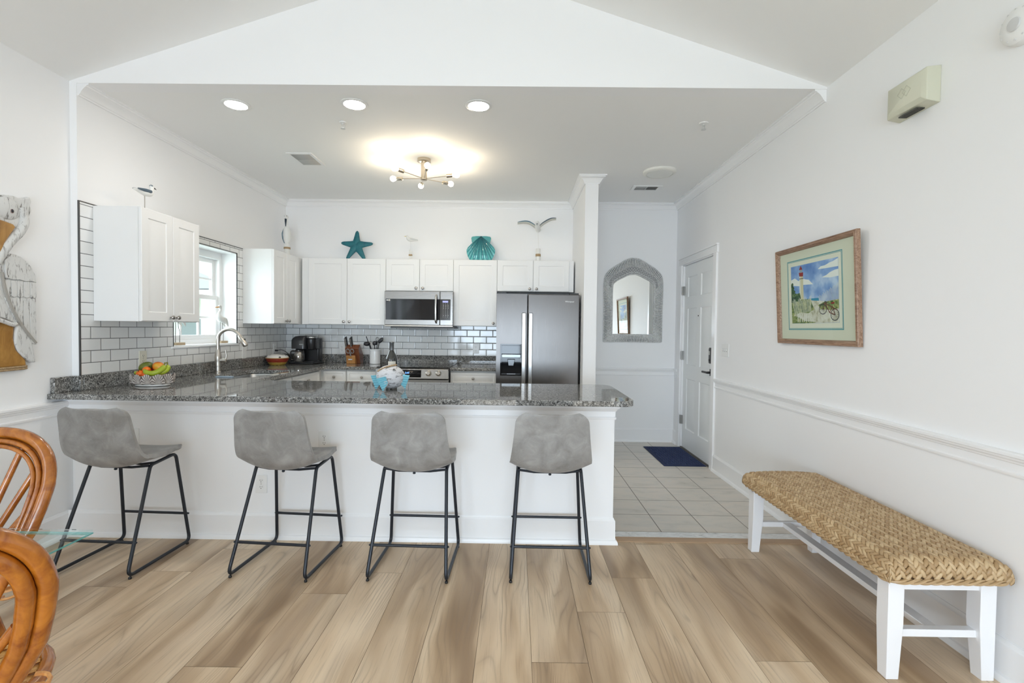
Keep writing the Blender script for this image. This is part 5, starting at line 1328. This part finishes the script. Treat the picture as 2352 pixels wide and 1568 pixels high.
# egrets on the window sill
def egret(label, y):
    g = thing('egret_figurine', label, 'figurine', (XL-.075, y, 1.186), 0, 'white egret figurines on the kitchen window sill')
    B().box(-.028, .028, -.055, .055, 0, .026).build('figurine_base', DRIFT, g, bevel=.002)
    for yy, k in ((-.03, 0), (.022, 1)):
        b = B(); b.tube([(0, yy, .02), (0, yy+(.002 if k else 0), .11), (0, yy-(.012 if k else -.002), .155), (0, yy-(.020 if k else -.002), .215)], .0026, 6); b.build('leg', plain('leg_grey', (.16, .15, .14), .6), g)
    b = B(); shaped(b, [(0, .055, .195), (0, .025, .218), (0, -.02, .238), (0, -.05, .262), (0, -.048, .295), (0, -.028, .320), (0, -.022, .345), (0, -.034, .365), (0, -.045, .368)], [.004, .020, .032, .028, .014, .011, .013, .015, .008]); b.ball((0, -.036, .357), (.014, .022, .017)); b.build('bird_body', PW, g)
    B().lathe([(.0075, 0), (.006, .03), (.001, .072)], (0, -.052, .356), 10, (0, -1, -.12)).build('bird_beak', PORG, g)
    for s_ in (-1, 1):
        b = B(); shaped(b, [(s_*.016, .078, .165), (s_*.022, .045, .205), (s_*.028, .01, .235), (s_*.024, -.015, .255)], [.002, .014, .018, .006], 10, .5); b.build('bird_wing', plain('wing_warm_white', (.72, .71, .67), .5), g)
    B().ball((.012, -.040, .364), .0032, n=8, m=6).build('eye', PBLK, g)
    return g
e1 = egret('white egret figurine with orange beak on the sill right behind the faucet', 4.80)
dup(e1, (XL-.075, 4.17, 1.186), 0, 'egret figurine on the sill behind the wall cabinet, only its legs and base seen')

# ------------------------------------------------------------------ fruit and shell bowl
bx, by, bz = -2.572, 3.445, ZT+.001
bw = thing('shell_bowl', 'oval white bowl ringed with scallop shells, filled with fruit, on the granite worktop', 'bowl', (bx, by, bz)); bw.scale = (.80, .80, 1)
SHW = distressed('shell_stone', (.60, .54, .49), (.13, .09, .075), (70, 70, 70), .42, .52)
el = lambda rx, ry, z, n=48: [(rx*math.cos(2*PI*k/n), ry*math.sin(2*PI*k/n), z) for k in range(n)]
b = B(); b.rings([el(.132, .092, 0), el(.140, .099, .003), el(.140, .099, .010), el(.130, .092, .015), el(.115, .08, .018)]); b.build('bowl_foot', plain('ceramic_white', (.80, .79, .77), .3), bw)
b = B(); b.rings([el(.10, .072, .018), el(.135, .098, .045), el(.150, .108, .075), el(.142, .101, .074), el(.10, .07, .04), el(.05, .03, .035)]); b.build('bowl_wall', SHW, bw)
RIB = keyed('ribbed_shell', (.085, .06, .05), (.66, .60, .55), .5)
for k in range(12):
    a = 2*PI*(k+.5)/12; cx_, cy_ = .140*math.cos(a), .100*math.sin(a); nrm = Vector((math.cos(a)/.140, math.sin(a)/.100, 0)).normalized(); tg = Vector((-nrm.y, nrm.x, 0))
    rows = []; m_ = 37
    for j in range(7):
        t = j/6; row = []
        for i in range(m_):
            q = -1+2*i/(m_-1); th_ = q*R(95); rr_ = .052*t; rib = .5+.5*math.cos(q*PI*9)
            p = Vector((cx_, cy_, .020)) + tg*(rr_*math.sin(th_)*.92) + Vector((0, 0, 1))*(rr_*math.cos(th_)*1.25+.002) + nrm*(.010+.020*math.sin(t*PI*.55)*math.cos(q*1.3)+.0035*rib*t + .004*t)
            row.append(p)
        rows.append(row)
    b = B()
    for i in range(m_-1):
        qm = -1+2*(i+.5)/(m_-1); rb = .5+.5*math.cos(qm*PI*9)
        for j in range(6):
            b.col = (min(1, rb*1.1+(.35 if j < 2 else 0)),)*3; b.add([rows[j][i], rows[j][i+1], rows[j+1][i+1], rows[j+1][i]], [(0, 1, 2, 3)])
    b.build('scallop_shell', RIB, bw, smooth=0, solid=.0025)
def skin(name, stops, sc=14, rough=.35):
    t = NT(name); o_ = t.obj(); n_ = t.noise(o_, sc, 2, .5, .3); return t.pbr(color=t.ramp(n_, stops), rough=rough, normal=t.bump(t.noise(o_, 400, 2), .05, .0005), sss=.0)
SK_G = skin('green_mango_skin', [(.3, (.07, .10, .012)), (.6, (.14, .17, .02)), (.8, (.25, .20, .03))]); SK_M = skin('red_yellow_mango_skin', [(.38, (.50, .05, .012)), (.52, (.68, .22, .015)), (.68, (.66, .40, .04))], 12)
SK_R = skin('red_apple_skin', [(.35, (.22, .012, .01)), (.6, (.42, .05, .015))]); SK_O = skin('orange_peel', [(.3, (.72, .12, .004)), (.7, (.85, .20, .01))], 10); SK_B = skin('green_banana_skin', [(.3, (.22, .32, .012)), (.6, (.40, .46, .035)), (.8, (.55, .50, .05))], 9)
STEM = plain('fruit_stem', (.05, .035, .02), .8)
def fruit(name, label, cat, p, r, mt_, rot=(0, 0, 0), fn=None, stem=True):
    b = B(); b.ball((0, 0, 0), r, n=24, m=16, fn=fn); o_ = b.build(name, mt_, None, loc=(bx+p[0]*.86, by+p[1]*.86, bz+p[2]+.004), smooth=180); o_.rotation_euler = tuple(R(a) for a in rot); tag(o_, label, cat, None)
    if stem:
        b = B(); b.lathe([(.0035, 0), (.0025, .006), (.003, .009)], (0, 0, r[2]*.955 if isinstance(r, tuple) else r*.93), 8); b.build('stem', STEM, o_)
    return o_
fruit('mango', 'dark green mango at the left of the shell bowl', 'mango', (-.055, .0, .128), (.034, .034, .047), SK_G, (0, 68, 20))
fruit('mango', 'red and yellow mango on top of the fruit at the right of the bowl', 'mango', (.055, -.005, .131), (.033, .034, .043), SK_M, (10, -72, -20))
fruit('apple', 'dark red apple half hidden behind the mangoes', 'apple', (.008, .035, .115), (.034, .034, .031), SK_R, (10, 0, 0), fn=lambda d: 1-.12*max(0, abs(d.z)-.75)*2)
fruit('orange', 'small orange in the middle of the fruit bowl between mango and banana', 'orange', (-.018, -.042, .107), (.0265, .0265, .0255), SK_O, (-30, 10, 0))
fruit('orange', 'small orange low at the front left rim of the shell bowl', 'orange', (-.058, -.058, .082), (.0265, .0265, .0255), SK_O, (40, 0, 0))
fruit('orange', 'small red-orange fruit peeping out below the bananas', 'orange', (-.010, -.068, .076), (.023, .023, .022), skin('deep_orange_peel', [(.3, (.62, .06, .004)), (.7, (.75, .12, .01))]), (0, 30, 0))
def banana(label, pts, rad=.0165):
    p0 = Vector((bx, by, bz)); P = catmull(pts, 6); rl = interp([.006, .015, .0185, .019, .016, .006], 0+1)
    L = len(P); rl = []
    for i in range(L):
        t = i/(L-1); rl.append(rad*(min(1, t/.18)**.6)*(min(1, (1-t)/.16)**.6)*.92+.0035)
    b = B(p0); b.tube([Vector(p)+p0 for p in P], rl, 7); o_ = b.build('banana', SK_B, None, smooth=60); tag(o_, label, 'banana')
    d = (Vector(P[-1])-Vector(P[-3])).normalized(); b = B(); b.tube([Vector(P[-1])-d*.004, Vector(P[-1])+d*.012, Vector(P[-1])+d*.022], [.006, .0048, .006], 6); b.build('stem', plain('banana_stem', (.16, .16, .03), .7), o_)
    d = (Vector(P[0])-Vector(P[2])).normalized(); b = B(); b.tube([Vector(P[0])-d*.004, Vector(P[0])+d*.005], [.0055, .003], 6); b.build('blossom_end', PBLK, o_)
banana('green-yellow banana lying across the front of the shell bowl', [(-.022, -.052, .116), (.008, -.068, .098), (.046, -.070, .092), (.078, -.058, .102), (.098, -.036, .125), (.096, -.018, .146)])
banana('green-yellow banana at the right end of the shell bowl behind the front one', [(.045, -.035, .095), (.075, -.034, .094), (.100, -.022, .102), (.112, -.006, .122), (.102, .006, .146)], .015)
banana('green banana tip showing at the left rim of the bowl', [(-.108, -.02, .094), (-.09, -.030, .090), (-.065, -.038, .086), (-.03, -.03, .08), (.0, .0, .08)], .013)

# ------------------------------------------------------------------ wooden puffer fish on the bar
fs_ = thing('wooden_fish', 'round whitewashed wooden fish with pale blue ribbed fins on the breakfast bar', 'ornament', (-.868, 3.40, ZT+.001), R(0)); 
b = B(); Rm = Euler((0, R(8), 0)).to_matrix()
b.ball((0, 0, .088), (.100, .090, .081), Rm, 40, 24, fn=lambda d: 1+.008*math.sin(d.z*55+d.x*6)*(d.z < .15)+.03*max(0, d.x-.8)); b.build('fish_body', distressed('whitewashed_fish', (.60, .60, .62), (.07, .065, .06), (22, 22, 75), .42, .47), fs_, smooth=180)
b = B(); P = [Vector((-.075+.125*t, -.045+.0*t, .122+.034*math.sin(PI*(t*.75+.1)))) for t in [k/30 for k in range(31)]]
P = [Vector((x_, y_, z_)) for x_, y_, z_ in [(-.080, -.045, .128), (-.050, -.050, .147), (-.015, -.046, .160), (.02, -.030, .169), (.04, .0, .172)]]; P = catmull(P, 6)
b.tube([p+Vector((0, .003*math.cos(i*1.2), .003*math.sin(i*1.2))) for i, p in enumerate(P)], .0038, 6); b.tube([p-Vector((0, .003*math.cos(i*1.2), .003*math.sin(i*1.2))) for i, p in enumerate(P)], .0038, 6); b.build('rope_trim', ROPE, fs_)
b = B(); b.ball((.038, -.064, .142), (.0115, .008, .010)); ey = b.build('eye_ring', plain('eye_grey', (.42, .41, .39), .5), fs_)
b = B(); b.ball((.039, -.069, .144), (.0055, .006, .005)); b.build('eye', PBLK, ey)
FIN = plain('fin_pale_blue', (.20, .50, .60), .5)
def fin(A_, B_, C_, D_):
    """ribbed fan fin: pleats run from the free edge A-D to the body edge B-C-D"""
    A_, B_, C_, D_ = map(Vector, (A_, B_, C_, D_)); nrm = (B_-A_).cross(D_-A_).normalized(); n_ = 12; vs = []
    for i in range(n_+1):
        t = i/n_; p = A_.lerp(D_, t); q_ = B_.lerp(C_, t/.62) if t < .62 else C_.lerp(D_+Vector((.006, 0, 0)), (t-.62)/.38)
        z_ = nrm*(.003 if i % 2 else -.003); vs += [p+z_, q_+z_]
    b = B(); b.add(vs, [(2*i, 2*i+1, 2*i+3, 2*i+2) for i in range(n_)]); b.build('fish_fin', FIN, fs_, solid=.004, smooth=0)
fin((-.070, -.105, .084), (-.010, -.100, .098), (.006, -.100, .054), (-.028, -.110, .003))
fin((-.134, -.020, .096), (-.086, -.030, .100), (-.066, -.030, .040), (-.100, -.022, .003))
fin((.136, -.020, .100), (.092, -.030, .106), (.070, -.030, .046), (.104, -.022, .003))
B().ball((-.014, -.092, .055), (.02, .012, .03)).build('fin_socket', WW, fs_)

# ------------------------------------------------------------------ wine bottle
wb = thing('wine_bottle', 'dark wine bottle with a grey foil neck standing behind the wooden fish', 'bottle', (-.940, 3.70, ZT+.001)); wb.scale = (1.13, 1.13, 1.03)
B().lathe([(.030, 0), (.0365, .004), (.0375, .015), (.0375, .185), (.034, .205), (.022, .232), (.0155, .250), (.0145, .262), (.0145, .300)], n=32).build('bottle_glass', plain('bottle_green_black', (.012, .015, .014), .05, coat=1.), wb)
B().lathe([(.0152, .252), (.0155, .256), (.0152, .300), (.0165, .302), (.0165, .312), (.014, .314)], n=28).build('foil_capsule', plain('grey_foil', (.13, .135, .14), .35, .5), wb)
b = B(); n = 16; vs = [(.0379*math.sin(a), -.0379*math.cos(a), z) for z in (.095, .172) for a in [R(-22+80*k/n) for k in range(n+1)]]
b.add(vs, [(k, k+1, n+2+k, n+1+k) for k in range(n)]); b.build('bottle_label', plain('label_cream', (.72, .68, .60), .6), wb)

# ------------------------------------------------------------------ coffee maker
cm = thing('coffee_maker', 'black combination coffee maker with glass carafe in the kitchen corner', 'coffee maker', (-2.455, 5.70, ZT+.001), R(-3)); cm.scale = (.86, 1, 1); KB = plain('coffee_black', (.014, .014, .016), .28); KG = plain('coffee_grey', (.035, .035, .038), .22)
B().box(-.165, .175, -.13, .14, 0, .022).build('base', KB, cm, bevel=.01, seg=3)
B().box(-.165, .165, .03, .14, .02, .30).build('rear_tower', KB, cm, bevel=.015, seg=3)
b = B(); b.rings([[(x, y, z) for x, y in rrect(-.165+i, .035-i*.3, -.085+i, .14-i, .04)] for i, z in ((0, .175), (0, .27), (.006, .29), (.03, .315), (.07, .325))]); hd = b.build('brew_head', KG, cm)
b = B(); b.lathe([(.045, .165), (.056, .20), (.062, .28), (.060, .295)], (.105, -.03, 0), 28); b.box(.045, .165, -.03, .10, .17, .295); b.build('pod_head', KB, cm, bevel=.006)
B().lathe([(.064, .296), (.068, .300), (.066, .314), (.050, .324), (.0, .326)], (.105, -.03, 0), 28).build('pod_lid', m_steel('lid_steel', (.5, .5, .5), .25, 0), cm)
B().box(.040, .170, -.125, .05, .020, .036).build('drip_tray', KB, cm, bevel=.005)
b = B(); b.lathe([(.055, .024), (.064, .04), (.064, .115), (.052, .14), (.046, .145)], (-.055, -.055, 0), 30); b.build('carafe_glass', plain('carafe_glass', (.35, .33, .31), .06, .75), cm)
b = B(); b.lathe([(.048, .143), (.052, .147), (.052, .160), (.02, .168)], (-.055, -.055, 0), 26); b.build('carafe_lid', KB, cm)
b = B(); b.tube(fillet([(-.105, -.07, .148), (-.150, -.09, .150), (-.155, -.095, .05), (-.115, -.075, .04)], .02), .009, 8); b.build('carafe_handle', KB, cm)
b = B(); b.tube(fillet([(-.005, -.07, .150), (.022, -.085, .150), (.022, -.085, .04), (.0, -.07, .035)], .02), .007, 8); b.build('carafe_handle', KG, cm)
text('brand_lettering', 'KEURIG', .017, plain('print_white', (.75, .75, .75), .5), cm, Matrix.Translation((-.012, -.0862, .225)) @ Matrix.Rotation(PI/2, 4, 'X'))

# ------------------------------------------------------------------ bread basket
bb = thing('bread_basket', 'red and yellow woven basket with a white patterned cover in the worktop corner', 'basket', (-2.655, 5.43, ZT+.001))
for name, zs, col in (('basket_yellow_band', [(.072, 0), (.086, .014), (.098, .034)], (.62, .40, .08)), ('basket_red_band', [(.098, .034), (.110, .056), (.116, .076)], (.42, .05, .02))):
    b = B(); rows = []; n = 72
    for j in range(7):
        t = j/6*2; i0 = min(1, int(t)); f_ = t-i0; r_ = zs[i0][0]+(zs[i0+1][0]-zs[i0][0])*f_; z_ = zs[i0][1]+(zs[i0+1][1]-zs[i0][1])*f_
        rows.append([((r_+.003*math.sin(k*PI/3+j*PI))*math.cos(2*PI*k/n), (r_+.003*math.sin(k*PI/3+j*PI))*math.sin(2*PI*k/n), z_) for k in range(n)])
    b.rings(rows, True, False); t_ = NT(name+'_weave'); w_ = t_.n('TexWave', {'Vector': t_.obj(), 'Scale': 60., 'Distortion': 4.}, bands_direction='Z')
    b.build(name, t_.pbr(color=t_.mix(w_.outputs[0], tuple(c_*.45 for c_ in col), col), rough=.5), bb)
b = B(); b.lathe([(.118, .076), (.121, .080), (.118, .084)], n=60); b.build('basket_rim', plain('rim_ochre', (.60, .42, .18), .5), bb)
t_ = NT('cover_print'); v_ = t_.n('TexVoronoi', {'Vector': t_.obj(), 'Scale': 26.})
b = B(); b.lathe([(.117, .082), (.110, .098), (.085, .112), (.045, .120), (.0, .121)], n=40); b.build('cloth_cover', t_.pbr(color=t_.mix(t_.ramp(v_.outputs['Distance'], [(.28, (1, 1, 1)), (.34, (0, 0, 0))]), (.72, .70, .66), (.06, .06, .07)), rough=.7), bb)

# ------------------------------------------------------------------ knife block, knives, scissors
kb = thing('knife_block', 'stained wooden knife block with a lighter front step and metal badge', 'knife block', (-1.925, 5.80, ZT+.001))
WB = m_wood('block_red_brown', (.11, .03, .012), (.22, .075, .03), (30, 30, 8), .35, .2)
def slant(x0, x1, pts): return lambda b: b.prism(pts, x0, x1, 'YZ')
b = B(); b.prism([(-.015, 0), (.10, 0), (.10, .10), (-.03, .225), (-.085, .185), (-.045, .06)], -.075, .085, 'YZ'); b.build('block_body', WB, kb, bevel=.003)
b = B(); b.prism([(-.075, 0), (-.015, 0), (-.045, .085), (-.085, .10), (-.090, .095)], -.060, .045, 'YZ'); b.build('block_step', m_wood('block_honey', (.36, .15, .04), (.50, .25, .08), (40, 40, 8), .35, .2), kb, bevel=.002)
B().box(-.035, .012, -.087, -.078, .045, .060).build('metal_badge', CHROME, kb, bevel=.002)
def knife(label, x, s, L):
    r = thing('knife', label, 'knife', (-1.925+x, 5.80+s, ZT+.2), 0, 'black-handled knives in the block', rot=(R(24), 0, 0))
    b = B(); b.rings([[(c_*.008, d_*.012, z) for c_, d_ in ((-1, -1), (1, -1), (1, 1), (-1, 1))] for z in (-.01, L*.5, L)]); b.build('knife_handle', PBLK, r, bevel=.003)
    b = B()
    for z in (.25, .5, .75): b.cyl((-.0085, 0, L*z), .003, .017, 8, (1, 0, 0))
    b.box(-.0086, .0086, -.0128, -.0110, 0, L*.98); b.build('rivets', CHROME, r)
knife('black-handled knife at the far left of the knife block, front one', -.070, -.055, .115)
knife('black-handled knife at the left of the knife block, rear one', -.066, -.020, .13)
knife('black-handled knife near the middle of the knife block, front one', -.008, -.055, .115)
knife('black-handled knife near the middle of the knife block, rear one', -.004, -.020, .13)
sc = thing('kitchen_scissors', 'steel-ringed kitchen scissors standing in the knife block', 'scissors', (-1.93, 5.70, ZT+.115), 0, None, rot=(R(22), 0, 0))
for s_ in (-1, 1):
    b = B(); b.tube([(s_*.024+.020*math.cos(t), 0, .040+.026*math.sin(t)) for t in [2*PI*k/20 for k in range(20)]], .0045, 8, closed=True); b.tube([(s_*.012, 0, .025), (0, 0, .0), (-s_*.004, 0, -.02)], .006, 8); b.build('finger_loop', plain('scissor_grey', (.33, .33, .33), .3, .4), sc)

# ------------------------------------------------------------------ utensil crock
cr = thing('utensil_crock', 'white ceramic crock holding kitchen utensils beside the knife block', 'crock', (-1.668, 5.79, ZT+.001))
B().lathe([(.058, 0), (.062, .004), (.062, .155), (.067, .158), (.068, .172), (.062, .175), (.057, .172), (.055, .02), (.0, .018)], n=40).build('crock_body', plain('crock_glaze', (.78, .79, .80), .18), cr)
cxx, cyy, czz = -1.668, 5.79, ZT+.02
def uten(name, label, cat, top, head):
    o_ = Vector((cxx, cyy, czz)); r = thing(name, label, cat, o_, 0, None)
    t_ = Vector(top); b = B(); b.tube([t_*.12, t_*.5, t_], [.005, .006, .005], 8); b.build('handle', PBLK, r)
    b = B(); head(b, t_, t_.normalized()); b.build('utensil_head', PBLK, r)
def ladle(b, t, d): b.ball(t+Vector((-.035, -.012, .012)), (.040, .034, .026), n=18, m=10)
def solid_spoon(b, t, d): b.ball(t+d*.035+Vector((.012, 0, .0)), (.022, .010, .042), Matrix.Rotation(R(42), 3, 'Y'), n=16, m=10)
def fork(b, t, d):
    b.ball(t+Vector((0, -.004, .010)), (.026, .014, .028), n=14, m=8)
    for k in range(5): b.tube([t+Vector((.015, -.012, -.005+k*.010)), t+Vector((.034, -.020, -.008+k*.010))], .0030, 6)
def spatula(b, t, d): b.box(t.x-.004, t.x+.004, t.y-.02, t.y+.02, t.z-.01, t.z+.05)
def whisk(b, t, d):
    for k in range(5):
        a = PI*k/5; b.tube(catmull([t+Vector((0, 0, 0)), t+Vector((.024*math.cos(a), .024*math.sin(a), .035)), t+Vector((0, 0, .062)), t-Vector((.024*math.cos(a), .024*math.sin(a), -.035)), t], 4), .0012, 4)
uten('ladle', 'black ladle leaning left out of the white crock', 'ladle', (-.052, -.02, .205), ladle)
uten('serving_spoon', 'black oval spoon leaning right out of the white crock', 'spoon', (.050, -.01, .225), solid_spoon)
uten('pasta_fork', 'black toothed pasta fork in the middle of the crock', 'pasta fork', (.004, -.03, .215), fork)
uten('whisk', 'wire whisk standing at the back of the crock', 'whisk', (.018, .03, .235), whisk)
uten('cooking_stick', 'thin black utensil handle sticking out at the far left of the crock', 'utensil', (-.105, .0, .305), lambda b, t, d: b.tube([t-d*.06, t], [.004, .006], 8))

for o_ in bpy.data.objects:
    if o_.type == 'MESH' and not o_.data.materials: o_.data.materials.append(WHITE)
